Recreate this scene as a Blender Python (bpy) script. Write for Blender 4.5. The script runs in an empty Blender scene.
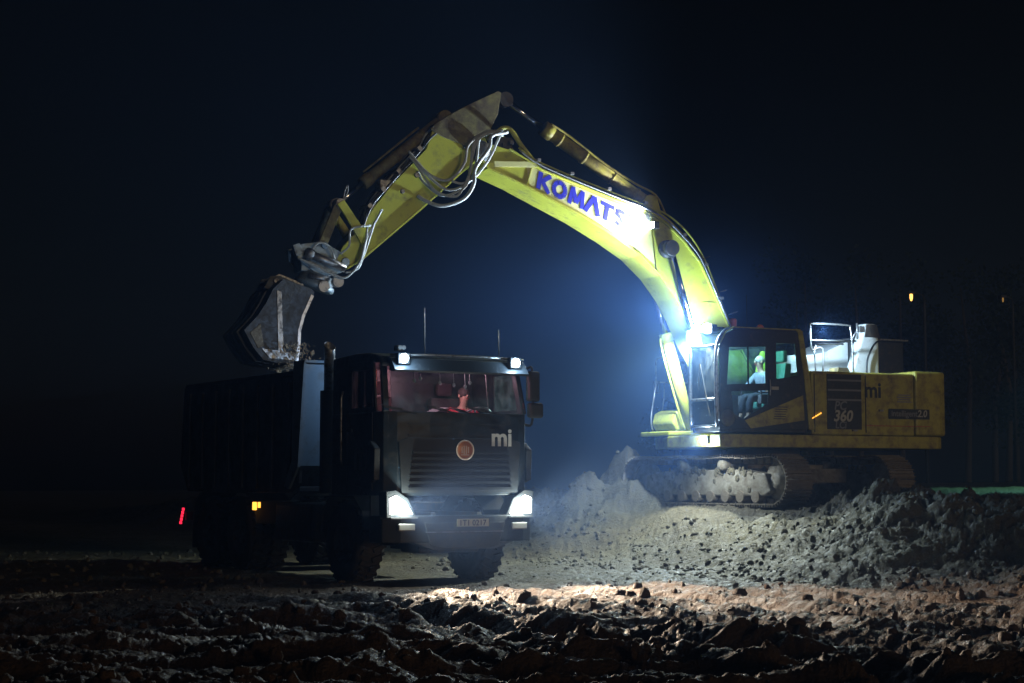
import bpy, math, random
import numpy as np
from mathutils import Vector, Matrix
from mathutils.geometry import tessellate_polygon
random.seed(7)
R = math.radians
scene = bpy.context.scene
col = scene.collection

# ------------------------------------------------------------------ materials
def mat(name, color, rough=.5, metal=0., dirt=0., dirtcol=(.12, .085, .055), dscale=3., bump=0., bscale=60., spec=.5, var=.12, coat=0.):
    m = bpy.data.materials.new(name); m.use_nodes = True
    nt = m.node_tree; N = nt.nodes; L = nt.links
    b = N['Principled BSDF']
    b.inputs['Metallic'].default_value = metal
    b.inputs['Specular IOR Level'].default_value = spec
    if coat: b.inputs['Coat Weight'].default_value = coat
    tc = N.new('ShaderNodeTexCoord')
    n1 = N.new('ShaderNodeTexNoise'); n1.inputs['Scale'].default_value = dscale; n1.inputs['Detail'].default_value = 8; n1.inputs['Roughness'].default_value = .65
    L.new(tc.outputs['Object'], n1.inputs['Vector'])
    # gentle variation of the base colour
    mx = N.new('ShaderNodeMix'); mx.data_type = 'RGBA'
    mx.inputs['A'].default_value = (*[c * (1 - var) for c in color], 1)
    mx.inputs['B'].default_value = (*[min(1, c * (1 + var)) for c in color], 1)
    L.new(n1.outputs['Fac'], mx.inputs['Factor'])
    out = mx.outputs['Result']
    if dirt > 0:
        n2 = N.new('ShaderNodeTexNoise'); n2.inputs['Scale'].default_value = dscale * 2.3; n2.inputs['Detail'].default_value = 10; n2.inputs['Roughness'].default_value = .7
        L.new(tc.outputs['Object'], n2.inputs['Vector'])
        cr = N.new('ShaderNodeValToRGB'); cr.color_ramp.elements[0].position = .62 - .35 * dirt; cr.color_ramp.elements[1].position = .8 - .25 * dirt
        L.new(n2.outputs['Fac'], cr.inputs['Fac'])
        m2 = N.new('ShaderNodeMix'); m2.data_type = 'RGBA'
        L.new(cr.outputs['Color'], m2.inputs['Factor']); L.new(out, m2.inputs['A']); m2.inputs['B'].default_value = (*dirtcol, 1)
        out = m2.outputs['Result']
        mr = N.new('ShaderNodeMapRange'); mr.inputs['To Min'].default_value = rough; mr.inputs['To Max'].default_value = .9
        L.new(cr.outputs['Color'], mr.inputs['Value']); L.new(mr.outputs['Result'], b.inputs['Roughness'])
    else:
        mr = N.new('ShaderNodeMapRange'); mr.inputs['To Min'].default_value = max(.03, rough - .08); mr.inputs['To Max'].default_value = min(1, rough + .08)
        L.new(n1.outputs['Fac'], mr.inputs['Value']); L.new(mr.outputs['Result'], b.inputs['Roughness'])
    L.new(out, b.inputs['Base Color'])
    if bump > 0:
        n3 = N.new('ShaderNodeTexNoise'); n3.inputs['Scale'].default_value = bscale; n3.inputs['Detail'].default_value = 6
        L.new(tc.outputs['Object'], n3.inputs['Vector'])
        bp = N.new('ShaderNodeBump'); bp.inputs['Strength'].default_value = bump; bp.inputs['Distance'].default_value = .02
        L.new(n3.outputs['Fac'], bp.inputs['Height']); L.new(bp.outputs['Normal'], b.inputs['Normal'])
    return m

def emit(name, color, strength):
    m = bpy.data.materials.new(name); m.use_nodes = True
    b = m.node_tree.nodes['Principled BSDF']
    b.inputs['Base Color'].default_value = (*[c * .5 for c in color], 1)
    b.inputs['Emission Color'].default_value = (*color, 1); b.inputs['Emission Strength'].default_value = strength
    m.cycles.emission_sampling = 'NONE'
    return m

def glass(name, tint=(.85, .95, .95), refl=.9):
    m = bpy.data.materials.new(name); m.use_nodes = True
    nt = m.node_tree; N = nt.nodes; L = nt.links
    for n in list(N):
        if n.type == 'BSDF_PRINCIPLED': N.remove(n)
    out = [n for n in N if n.type == 'OUTPUT_MATERIAL'][0]
    tr = N.new('ShaderNodeBsdfTransparent'); tr.inputs['Color'].default_value = (*tint, 1)
    gl = N.new('ShaderNodeBsdfGlossy'); gl.inputs['Roughness'].default_value = .06
    # dusty film catches light
    df = N.new('ShaderNodeBsdfDiffuse'); df.inputs['Color'].default_value = (.45, .5, .5, 1)
    fr = N.new('ShaderNodeFresnel'); fr.inputs['IOR'].default_value = 1.5
    mm = N.new('ShaderNodeMixShader'); L.new(fr.outputs[0], mm.inputs[0]); L.new(tr.outputs[0], mm.inputs[1]); L.new(gl.outputs[0], mm.inputs[2])
    tc = N.new('ShaderNodeTexCoord'); no = N.new('ShaderNodeTexNoise'); no.inputs['Scale'].default_value = 6; no.inputs['Detail'].default_value = 8
    L.new(tc.outputs['Object'], no.inputs['Vector'])
    mr = N.new('ShaderNodeMapRange'); mr.inputs['From Min'].default_value = .4; mr.inputs['From Max'].default_value = .8; mr.inputs['To Min'].default_value = .02; mr.inputs['To Max'].default_value = .16
    L.new(no.outputs['Fac'], mr.inputs['Value'])
    m2 = N.new('ShaderNodeMixShader'); L.new(mr.outputs[0], m2.inputs[0]); L.new(mm.outputs[0], m2.inputs[1]); L.new(df.outputs[0], m2.inputs[2])
    L.new(m2.outputs[0], out.inputs['Surface'])
    return m

M = {}
M['yellow'] = mat('yellow_paint', (.47, .47, .05), .38, dirt=.28, dirtcol=(.20, .17, .07), dscale=1.6, bump=.05, coat=.15)
M['yellow_side'] = mat('yellow_paint_dusty', (.42, .37, .055), .45, dirt=.5, dirtcol=(.16, .12, .06), dscale=1.8, bump=.05)
M['mudyellow'] = mat('muddy_yellow', (.22, .19, .06), .7, dirt=.8, dirtcol=(.10, .075, .045), dscale=2.2, bump=.3, bscale=25)
M['pale_yellow'] = mat('paled_yellow_paint', (.58, .55, .22), .4, dirt=.2, dirtcol=(.4, .36, .2), dscale=2)  # boom yellow paled to stand for the lamp's glare on the side plate
M['blue'] = mat('logo_blue', (.012, .014, .30), .4, var=.05)
M['black'] = mat('black_paint', (.018, .02, .022), .45, dirt=.25, dscale=3, bump=.05)
M['dark'] = mat('dark_steel', (.05, .05, .05), .5, .4, dirt=.5, dscale=4, bump=.15)
M['rubber'] = mat('hose_rubber', (.05, .055, .055), .35, dirt=.2, dscale=8)
M['hose'] = mat('hose_sleeve_grey', (.42, .45, .44), .4, dirt=.3, dscale=9, dirtcol=(.2, .2, .17))
M['chrome'] = mat('chromed_rod', (.75, .76, .78), .14, 1., var=.03)
M['steel'] = mat('worn_steel', (.28, .29, .30), .38, .85, dirt=.4, dscale=5, bump=.15)
M['tiltrot'] = mat('tiltrotator_blue_grey', (.20, .26, .30), .42, .35, dirt=.35, dscale=5, bump=.1)
M['edge'] = mat('rim_lit_edge', (.6, .6, .62), .35, .6, dirt=.3, dscale=6)  # steel brightened to paint in the rim light along the bucket edge
M['bucket'] = mat('bucket_steel', (.06, .075, .095), .5, .4, dirt=.55, dirtcol=(.11, .10, .085), dscale=3.5, bump=.5, bscale=18)
M['track'] = mat('muddy_track_steel', (.20, .17, .13), .62, .25, dirt=.7, dirtcol=(.17, .135, .09), dscale=4, bump=.6, bscale=22)
M['trackframe'] = mat('muddy_track_frame', (.26, .24, .19), .6, 0, dirt=.75, dirtcol=(.13, .105, .07), dscale=1.9, bump=.5, bscale=16)
M['truck'] = mat('truck_paint_dark', (.026, .036, .045), .36, 0, dirt=.35, dirtcol=(.045, .04, .035), dscale=2, bump=.04, coat=.2)
M['slat'] = mat('grille_grey', (.02, .022, .025), .55)
M['trim'] = mat('truck_black_plastic', (.03, .033, .036), .6, 0, dirt=.35, dirtcol=(.05, .045, .04), dscale=3, bump=.1)
M['bumper'] = mat('bumper_grey', (.055, .06, .06), .45, .1, dirt=.6, dirtcol=(.11, .10, .075), dscale=3, bump=.1)
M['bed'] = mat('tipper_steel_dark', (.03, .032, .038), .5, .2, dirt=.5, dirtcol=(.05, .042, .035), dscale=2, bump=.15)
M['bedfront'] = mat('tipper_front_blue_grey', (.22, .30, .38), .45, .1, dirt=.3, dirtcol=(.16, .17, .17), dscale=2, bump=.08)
M['tyre'] = mat('tyre_rubber', (.022, .021, .02), .8, 0, dirt=.6, dirtcol=(.06, .045, .032), dscale=4, bump=.3, bscale=30)
M['rim'] = mat('wheel_rim', (.16, .16, .16), .5, .4, dirt=.6, dscale=5)
M['glass'] = glass('window_glass')
M['glasst'] = glass('windscreen_glass', (.8, .92, .95))
M['white'] = mat('white_print', (.75, .75, .72), .5, var=.04)
M['plate'] = mat('plate_cream', (.62, .60, .42), .45, var=.08)
M['bronze'] = mat('badge_bronze', (.62, .26, .13), .4, .2)
M['cream'] = mat('badge_cream', (.75, .55, .42), .4)
M['greyprint'] = mat('grey_print', (.42, .40, .36), .5)
M['dimprint'] = mat('dim_grey_print', (.20, .20, .22), .5)
M['curtain'] = mat('orange_fabric', (.60, .24, .10), .9, bump=.2)
M['seat'] = mat('seat_fabric', (.07, .045, .05), .9)
M['interior'] = mat('interior_grey', (.10, .10, .11), .7)
M['teal'] = mat('interior_teal', (.06, .22, .17), .7)
M['hiviz'] = mat('hiviz_yellow', (.45, .70, .08), .8)
M['skin'] = mat('skin', (.50, .31, .23), .55, var=.06)
M['red'] = mat('red_cloth', (.50, .03, .05), .85, bump=.2)
M['shirt'] = mat('blue_grey_cloth', (.32, .38, .44), .85, bump=.2)
M['denim'] = mat('dark_trousers', (.03, .035, .05), .9)
M['hair'] = mat('grey_hair', (.30, .29, .28), .8)
M['hairdark'] = mat('dark_hair', (.05, .035, .03), .7)
M['paper'] = mat('paper_sheets', (.6, .64, .68), .7)
M['hoodwhite'] = mat('pale_hood_paint', (.55, .57, .56), .5, dirt=.15, dscale=2)
M['orange'] = mat('beacon_orange', (.75, .18, .03), .3, var=.05)
M['bark'] = mat('bark', (.05, .04, .03), .9)
M['leaf'] = mat('leaf_dark', (.02, .03, .015), .9, spec=.1)
M['pole'] = mat('dark_pole', (.03, .03, .03), .6, .2)
M['E_cool'] = emit('lamp_cool', (.75, .88, 1.), 60)
M['E_head'] = emit('lamp_headlight', (.93, 1., .98), 30)
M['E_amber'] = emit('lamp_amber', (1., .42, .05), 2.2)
M['E_red'] = emit('lamp_red', (1., .02, .06), 1.6)
M['E_street'] = emit('lamp_street', (1., .50, .10), 3.0)
M['E_dim'] = emit('lamp_far', (1., .55, .15), .22)

# ------------------------------------------------------------------ mesh builder
class MB:
    def __init__(s): s.v = []; s.f = []; s.s = []; s.X = None
    def add(s, vs, fs, smooth=False):
        o = len(s.v)
        if s.X is not None: vs = [s.X @ Vector(p) for p in vs]
        s.v += [tuple(p) for p in vs]
        for f in fs: s.f.append(tuple(i + o for i in f)); s.s.append(smooth)
        return s
    def box(s, c, d, rot=None):
        c = Vector(c); q = [Vector((x * d[0] / 2, y * d[1] / 2, z * d[2] / 2)) for x in (-1, 1) for y in (-1, 1) for z in (-1, 1)]
        if rot is not None: q = [rot @ p for p in q]
        return s.add([c + p for p in q], [(0, 1, 3, 2), (4, 6, 7, 5), (0, 4, 5, 1), (2, 3, 7, 6), (0, 2, 6, 4), (1, 5, 7, 3)])
    def b2(s, x0, x1, y0, y1, z0, z1): return s.box(((x0 + x1) / 2, (y0 + y1) / 2, (z0 + z1) / 2), (abs(x1 - x0), abs(y1 - y0), abs(z1 - z0)))
    def bar(s, p, q, w, h, up=(0, 0, 1)):
        p = Vector(p); q = Vector(q); d = (q - p); l = d.length; x = d.normalized(); u = Vector(up)
        if abs(x.dot(u)) > .98: u = Vector((1, 0, 0))
        y = u.cross(x).normalized(); z = x.cross(y)
        return s.box((p + q) / 2, (l, w, h), Matrix((x, y, z)).transposed())
    def tube(s, pts, r, n=10, caps=True, closed=False, r2=None):
        P = [Vector(p) for p in pts]; k = len(P); vs = []; prev = None
        for i, p in enumerate(P):
            a = P[i - 1] if (i > 0 or closed) else p; b = P[(i + 1) % k] if (i < k - 1 or closed) else p
            t = (b - a).normalized()
            if prev is None:
                u = Vector((0, 0, 1)) if abs(t.z) < .9 else Vector((1, 0, 0)); u = (u - t * u.dot(t)).normalized()
            else:
                u = prev - t * prev.dot(t); u.normalize()
            prev = u; w = t.cross(u)
            rr = r if r2 is None else r + (r2 - r) * i / (k - 1)
            for j in range(n):
                g = 2 * math.pi * j / n; vs.append(p + (u * math.cos(g) + w * math.sin(g)) * rr)
        fs = []
        for i in range(k if closed else k - 1):
            for j in range(n):
                a = i * n + j; b = i * n + (j + 1) % n; c = ((i + 1) % k) * n + (j + 1) % n; d = ((i + 1) % k) * n + j
                fs.append((a, b, c, d))
        s.add(vs, fs, True)
        if caps and not closed:
            s.add(vs[:n], [tuple(range(n - 1, -1, -1))]); s.add(vs[-n:], [tuple(range(n))])
        return s
    def cyl(s, p, q, r, n=20): return s.tube([p, q], r, n)
    def lathe(s, prof, o, ax, n=32, smooth=True):
        o = Vector(o); ax = Vector(ax).normalized(); u = Vector((0, 0, 1)) if abs(ax.z) < .9 else Vector((1, 0, 0))
        u = (u - ax * u.dot(ax)).normalized(); w = ax.cross(u); vs = []
        for (r, h) in prof:
            for j in range(n):
                g = 2 * math.pi * j / n; vs.append(o + ax * h + (u * math.cos(g) + w * math.sin(g)) * r)
        fs = [(i * n + j, i * n + (j + 1) % n, (i + 1) * n + (j + 1) % n, (i + 1) * n + j) for i in range(len(prof) - 1) for j in range(n)]
        return s.add(vs, fs, smooth)
    def sph(s, c, r, n=12, sq=(1, 1, 1)):
        c = Vector(c); vs = [c + Vector((0, 0, r * sq[2]))]; m = n // 2
        for i in range(1, m):
            a = math.pi * i / m
            for j in range(n):
                g = 2 * math.pi * j / n; vs.append(c + Vector((math.sin(a) * math.cos(g) * r * sq[0], math.sin(a) * math.sin(g) * r * sq[1], math.cos(a) * r * sq[2])))
        vs.append(c - Vector((0, 0, r * sq[2]))); fs = []
        for j in range(n): fs.append((0, 1 + j, 1 + (j + 1) % n))
        for i in range(m - 2):
            for j in range(n):
                a = 1 + i * n + j; b = 1 + i * n + (j + 1) % n; fs.append((a, a + n, b + n, b))
        e = len(vs) - 1; o = 1 + (m - 2) * n
        for j in range(n): fs.append((e, o + (j + 1) % n, o + j))
        return s.add(vs, fs, True)
    def prism(s, loop, a, b, holes=(), axis='y'):
        """outline (u,v) extruded between a and b along an axis"""
        mp = {'y': lambda u, v, w: (u, w, v), 'z': lambda u, v, w: (u, v, w), 'x': lambda u, v, w: (w, u, v)}[axis]
        loops = [list(loop)] + [list(h) for h in holes]
        tri = tessellate_polygon([[Vector((p[0], p[1], 0)) for p in l] for l in loops])
        flat = [p for l in loops for p in l]; n = len(flat)
        vs = [mp(p[0], p[1], a) for p in flat] + [mp(p[0], p[1], b) for p in flat]
        fs = [tuple(t) for t in tri] + [tuple(i + n for i in reversed(t)) for t in tri]
        s.add(vs, fs)
        o = 0
        for l in loops:
            k = len(l); q = [mp(p[0], p[1], a) for p in l] + [mp(p[0], p[1], b) for p in l]
            s.add(q, [(i, (i + 1) % k, (i + 1) % k + k, i + k) for i in range(k)])
        return s
    def ribbon(s, pts, a, b, t):
        """strip following (x,z) points, from y=a to y=b, thickness t"""
        for i in range(len(pts) - 1):
            p = Vector((pts[i][0], 0, pts[i][1])); q = Vector((pts[i + 1][0], 0, pts[i + 1][1]))
            c = (p + q) / 2; c.y = (a + b) / 2; d = q - p
            x = d.normalized(); y = Vector((0, 1, 0)); z = x.cross(y)
            s.box(c, (d.length + t * .3, b - a + .0006 * (i % 2), t + .0006 * (i % 2)), Matrix((x, y, z)).transposed())
        return s
    def build_each(s, name, m, parent=None, bevel=0.):
        """every loose piece becomes an object of its own"""
        par = list(range(len(s.v)))
        def fd(a):
            while par[a] != a: par[a] = par[par[a]]; a = par[a]
            return a
        key = {}
        for i, p in enumerate(s.v):
            k = (round(p[0], 4), round(p[1], 4), round(p[2], 4))
            if k in key: par[fd(i)] = fd(key[k])
            else: key[k] = i
        for f in s.f:
            for j in f[1:]: par[fd(j)] = fd(f[0])
        gr = {}
        for f, q in zip(s.f, s.s): gr.setdefault(fd(f[0]), []).append((f, q))
        for g in gr.values():
            ids = sorted({i for f, _ in g for i in f}); mp = {i: k for k, i in enumerate(ids)}
            b = MB(); b.v = [s.v[i] for i in ids]; b.f = [tuple(mp[i] for i in f) for f, _ in g]; b.s = [q for _, q in g]
            b.build(name, m, parent, bevel)
    def build(s, name, m, parent=None, bevel=0., smooth_all=False, weld=True):
        me = bpy.data.meshes.new(name); me.from_pydata(s.v, [], s.f)
        me.polygons.foreach_set('use_smooth', [True if smooth_all else x for x in s.s])
        me.materials.append(m); me.update()
        import bmesh
        bm = bmesh.new(); bm.from_mesh(me)
        if weld: bmesh.ops.remove_doubles(bm, verts=bm.verts, dist=.0002)
        bmesh.ops.recalc_face_normals(bm, faces=bm.faces); bm.to_mesh(me); bm.free()
        o = bpy.data.objects.new(name, me); col.objects.link(o)
        if parent is not None: o.parent = parent
        if bevel > 0:
            b = o.modifiers.new('Bevel', 'BEVEL'); b.width = bevel; b.segments = 2; b.limit_method = 'ANGLE'; b.angle_limit = R(40)
        return o

def tag(o, label=None, cat=None, group=None, kind=None):
    if label: o['label'] = label
    if cat: o['category'] = cat
    if group: o['group'] = group
    if kind: o['kind'] = kind
    return o
def empty(name, loc, rz=0., parent=None):
    o = bpy.data.objects.new(name, None); col.objects.link(o); o.location = loc; o.rotation_euler = (0, 0, rz); o.empty_display_size = .3
    if parent is not None: o.parent = parent
    return o
def smooth(pts, k=6, closed=False):
    P = [Vector(p) for p in pts]; n = len(P); out = []
    for i in range(n - 1):
        p0 = P[max(i - 1, 0)]; p1 = P[i]; p2 = P[i + 1]; p3 = P[min(i + 2, n - 1)]
        for j in range(k):
            t = j / k
            out.append(.5 * ((2 * p1) + (-p0 + p2) * t + (2 * p0 - 5 * p1 + 4 * p2 - p3) * t * t + (-p0 + 3 * p1 - 3 * p2 + p3) * t ** 3))
    out.append(P[-1]); return out
def text(name, s, size, m, parent, origin, right, up, off=.0, ext=.003, shear=0., spacing=1., align='LEFT'):
    cu = bpy.data.curves.new(name, 'FONT'); cu.body = s; cu.size = size; cu.extrude = ext; cu.offset = off; cu.shear = shear; cu.space_character = spacing; cu.align_x = align
    cu.resolution_u = 4
    t = bpy.data.objects.new(name + '_tmp', cu); col.objects.link(t)
    dg = bpy.context.evaluated_depsgraph_get(); me = bpy.data.meshes.new_from_object(t.evaluated_get(dg))
    bpy.data.objects.remove(t); bpy.data.curves.remove(cu)
    r = Vector(right).normalized(); u = Vector(up).normalized(); n = r.cross(u)
    X = Matrix.Translation(Vector(origin)) @ Matrix((r, u, n)).transposed().to_4x4()
    me.transform(X); me.materials.clear(); me.materials.append(m); me.name = name
    o = bpy.data.objects.new(name, me); col.objects.link(o)
    if parent is not None: o.parent = parent
    return o
def lamp(name, kind, loc, power, color, parent=None, aim=None, size=120, blend=.6, radius=.04):
    L = bpy.data.lights.new(name, kind); L.energy = power; L.color = color; L.shadow_soft_size = radius
    o = bpy.data.objects.new(name, L); col.objects.link(o); o.location = loc
    if kind == 'SPOT':
        L.spot_size = R(size); L.spot_blend = blend
        o.rotation_euler = Vector(aim).to_track_quat('-Z', 'Y').to_euler()
    if parent is not None: o.parent = parent
    return o

# ------------------------------------------------------------------ terrain
def hsh(ix, iy, sd):
    n = (ix.astype(np.int64) * 374761393 + iy.astype(np.int64) * 668265263 + sd * 144665) & 0xffffffff
    n = ((n ^ (n >> 13)) * 1274126177) & 0xffffffff
    return ((n ^ (n >> 16)) & 0xffffff) / float(0xffffff)
def pn(x, y, sd=0):
    ix = np.floor(x); iy = np.floor(y); fx = x - ix; fy = y - iy
    u = fx * fx * fx * (fx * (fx * 6 - 15) + 10); v = fy * fy * fy * (fy * (fy * 6 - 15) + 10)
    def g(dx, dy):
        a = hsh(ix + dx, iy + dy, sd) * 2 * math.pi
        return np.cos(a) * (fx - dx) + np.sin(a) * (fy - dy)
    return ((g(0, 0) * (1 - u) + g(1, 0) * u) * (1 - v) + (g(0, 1) * (1 - u) + g(1, 1) * u) * v) * 1.5
def fbm(x, y, o=4, sd=0):
    r = 0; a = 1.
    for i in range(o): r = r + a * pn(x * 2 ** i, y * 2 ** i, sd + i * 7); a *= .5
    return r
def billow(x, y, o=3, sd=0):
    r = 0; a = 1.
    for i in range(o): r = r + a * np.abs(pn(x * 2.1 ** i, y * 2.1 ** i, sd + i * 5)); a *= .5
    return r
def sst(a, b, x):
    t = np.clip((x - a) / (b - a), 0, 1); return t * t * (3 - 2 * t)
TR_O = (-.75, 24.5); TR_R = R(-90 + 31)
EX_O = (5.0, 33.9); EX_R = R(180 + 26); EX_Z = 1.0
def height(x, y):
    x = np.asarray(x, float); y = np.asarray(y, float)
    # truck frame
    cx, sx = math.cos(TR_R), math.sin(TR_R)
    tx = (x - TR_O[0]) * cx + (y - TR_O[1]) * sx; ty = -(x - TR_O[0]) * sx + (y - TR_O[1]) * cx
    intruck = sst(1.6, .3, np.abs(ty)) * sst(.9, -.2, tx) * sst(-9.5, -8.2, tx)
    wob = fbm(x * .22, y * .22, 2, 3) * 1.0
    s = (x - .5) * .877 + (y - 32) * .48 + wob * .9
    width = 3.6
    mound = sst(-.2, width, s)
    hill = mound * (1.0 + .14 * np.exp(-(((x - 9.5) / 4.) ** 2 + ((y - 28.2) / 3.) ** 2)) + .12 * np.exp(-(((x - 6.3) / 1.6) ** 2 + ((y - 29.4) / 1.5) ** 2)))
    hill = hill * (1 - .22 * sst(6.3, 9., x))
    # spoil heaps round the left end of the track
    def heap(px, py, r, h): 
        d = np.sqrt((x - px) ** 2 + (y - py) ** 2) + pn(x * 1.3, y * 1.3, 9) * .45 + billow(x * 1.4, y * 1.4, 2, 19) * .35
        return h * np.clip(1 - d / r, 0, 1) ** 1.25
    hill = hill + heap(2.35, 35.5, 1.9, 1.15) + heap(1.2, 35.3, 2.0, .35) + heap(3.2, 32.3, .8, .12) + heap(8.0, 31.2, 1.5, .35) 
    flat = sst(3.7, 2.6, np.sqrt((x - 4.9) ** 2 + (y - 33.9) ** 2))   # where the tracks stand
    rough = 1 - .93 * np.maximum(intruck, 0)
    d = np.sqrt(x * x + y * y)
    xp = np.clip(x, 0, 9)
    fore = sst(20.5, 17., y + 1.15 * xp)
    near = sst(23.5, 21.5, y + .3 * xp) * (1 - fore)
    # wheel ruts running away from the truck's nose
    u = ty + fbm(tx * .25, ty * .25, 2, 31) * .35
    ruts = 0
    for c, w, dep in ((-3.0, .28, .16), (-1.35, .26, .13), (.55, .3, .16), (2.7, .3, .2), (4.2, .28, .16), (6.2, .35, .18)):
        q = (u - c) / w; ruts = ruts - dep * np.exp(-q * q) + dep * .55 * (np.exp(-((np.abs(q) - 1.9) / .7) ** 2))
    ruts = ruts * sst(.3, 2.2, tx) * sst(24, 12, tx)
    wx = x + .25 * fbm(x * .9, y * .9, 2, 101); wy = y + .25 * fbm(x * .9, y * .9, 2, 102)
    clod = billow(wx / 1.5, wy / .8, 5, 11)
    fine = billow(wx / .30, wy / .24, 4, 23)
    grit = billow(wx / .09, wy / .09, 2, 29)
    n1 = fbm(x * .5, y * .5, 4, 5)
    patch = sst(-.2, .5, fbm(x * .35, y * .35, 3, 41))
    h = hill
    amp = .05 + .13 * fore + .015 * near
    h = h + rough * (amp * (clod - .35) + (.03 + .035 * fore * (.5 + patch) + .012 * near * patch + .10 * mound * (1 - flat)) * (fine - .3) + (.018 + .035 * mound) * (grit - .3) + ruts * (.4 + .7 * sst(25, 20, y)))
    h = h + rough * mound * (1 - flat) * (.26 * (billow(wx / 1.3, wy / 1.2, 5, 51) - .35) + .05 * n1)
    lump = np.clip(pn(wx * 2.1, wy * 1.9, 131) + .25 * pn(wx * 5, wy * 5, 132) - .05, 0, 1) ** .8
    h = h + rough * mound * (1 - flat) * .14 * lump
    # wave-like furrow ridges across the foreground
    rid = 1 - np.abs(pn(x * .22 + y * .10, y * .75 - x * .06, 77)) * 2.4
    h = h + fore * .15 * np.clip(rid, 0, 1) ** 1.5 * rough
    pk = np.clip(pn(wx * .8, wy * .9, 91) - .40, 0, 1)
    h = h + fore * .30 * pk * rough * sst(2.5, 0, x)
    h = h - .10 * fore
    h = h - flat * .03
    far = sst(50, 80, d)
    return h * (1 - far) + far * (.2 + 1.15 * sst(0, 8, x) * sst(110, 90, y) + .12 * fbm(x * .02, y * .02, 3, 61))

def build_ground():
    rs = list(np.exp(np.linspace(math.log(7.), math.log(62.), 620))) + list(np.exp(np.linspace(math.log(64.), math.log(230.), 46)))
    rs = [.02, 2., 3.5, 5., 6.] + rs
    th = np.concatenate([np.linspace(-180, -24, 60)[:-1], np.linspace(-24, 24, 840), np.linspace(24, 180, 60)[1:-1]])
    T, RR = np.meshgrid(np.radians(th), np.array(rs))
    X = np.sin(T) * RR; Y = np.cos(T) * RR; Z = height(X, Y)
    nr, nc = X.shape
    v = np.stack([X, Y, Z], -1).reshape(-1, 3)
    i = np.arange((nr - 1) * nc).reshape(nr - 1, nc)
    nx = np.roll(i, -1, 1)
    f = np.stack([i, nx, nx + nc, i + nc], -1).reshape(-1, 4)
    me = bpy.data.meshes.new('ground'); me.vertices.add(len(v)); me.vertices.foreach_set('co', v.ravel())
    me.loops.add(f.size); me.loops.foreach_set('vertex_index', f.ravel().astype(np.int32))
    me.polygons.add(len(f)); me.polygons.foreach_set('loop_start', np.arange(0, f.size, 4, dtype=np.int32))
    me.update(calc_edges=True); me.validate()
    me.polygons.foreach_set('use_smooth', [True] * len(me.polygons))
    if me.polygons[len(me.polygons) // 2].normal.z < 0: me.flip_normals()
    o = bpy.data.objects.new('ground', me); col.objects.link(o)
    m = bpy.data.materials.new('wet_mud'); m.use_nodes = True
    nt = m.node_tree; N = nt.nodes; L = nt.links; b = N['Principled BSDF']
    tc = N.new('ShaderNodeTexCoord')
    n1 = N.new('ShaderNodeTexNoise'); n1.inputs['Scale'].default_value = .5; n1.inputs['Detail'].default_value = 10; n1.inputs['Roughness'].default_value = .65
    n2 = N.new('ShaderNodeTexNoise'); n2.inputs['Scale'].default_value = 9; n2.inputs['Detail'].default_value = 8; n2.inputs['Roughness'].default_value = .7
    n3 = N.new('ShaderNodeTexNoise'); n3.inputs['Scale'].default_value = 30; n3.inputs['Detail'].default_value = 6
    for n in (n1, n2, n3): L.new(tc.outputs['Object'], n.inputs['Vector'])
    cr = N.new('ShaderNodeValToRGB'); e = cr.color_ramp.elements
    e[0].position = .3; e[0].color = (.070, .055, .030, 1); e[1].position = .72; e[1].color = (.165, .145, .088, 1)
    L.new(n1.outputs['Fac'], cr.inputs['Fac'])
    mx = N.new('ShaderNodeMix'); mx.data_type = 'RGBA'; mx.blend_type = 'MULTIPLY'; mx.inputs['Factor'].default_value = .7
    cr2 = N.new('ShaderNodeValToRGB'); cr2.color_ramp.elements[0].position = .3; cr2.color_ramp.elements[0].color = (.45, .42, .4, 1); cr2.color_ramp.elements[1].position = .7; cr2.color_ramp.elements[1].color = (1.2, 1.15, 1.05, 1)
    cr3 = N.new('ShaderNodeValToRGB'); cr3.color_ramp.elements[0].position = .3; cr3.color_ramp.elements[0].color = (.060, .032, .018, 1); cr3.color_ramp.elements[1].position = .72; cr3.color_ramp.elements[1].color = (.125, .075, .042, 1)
    L.new(n1.outputs['Fac'], cr3.inputs['Fac'])
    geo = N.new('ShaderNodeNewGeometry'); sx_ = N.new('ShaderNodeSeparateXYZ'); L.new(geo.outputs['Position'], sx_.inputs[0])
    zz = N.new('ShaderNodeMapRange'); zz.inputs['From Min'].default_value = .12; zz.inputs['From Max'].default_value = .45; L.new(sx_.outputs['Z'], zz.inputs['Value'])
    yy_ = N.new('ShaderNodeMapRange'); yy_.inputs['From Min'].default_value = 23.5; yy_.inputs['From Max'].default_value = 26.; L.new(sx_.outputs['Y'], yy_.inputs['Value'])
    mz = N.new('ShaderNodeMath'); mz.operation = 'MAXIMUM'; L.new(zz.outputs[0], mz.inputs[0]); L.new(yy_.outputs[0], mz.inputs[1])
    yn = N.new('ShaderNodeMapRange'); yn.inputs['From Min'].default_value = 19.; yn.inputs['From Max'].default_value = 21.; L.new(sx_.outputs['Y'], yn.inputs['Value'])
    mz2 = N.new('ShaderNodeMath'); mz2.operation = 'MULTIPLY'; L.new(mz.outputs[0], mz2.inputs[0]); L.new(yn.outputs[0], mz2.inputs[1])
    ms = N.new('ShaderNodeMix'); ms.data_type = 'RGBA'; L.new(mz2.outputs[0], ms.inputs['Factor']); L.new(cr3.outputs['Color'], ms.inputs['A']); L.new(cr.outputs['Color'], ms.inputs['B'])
    L.new(n2.outputs['Fac'], cr2.inputs['Fac']); L.new(ms.outputs['Result'], mx.inputs['A']); L.new(cr2.outputs['Color'], mx.inputs['B'])
    L.new(mx.outputs['Result'], b.inputs['Base Color'])
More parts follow.
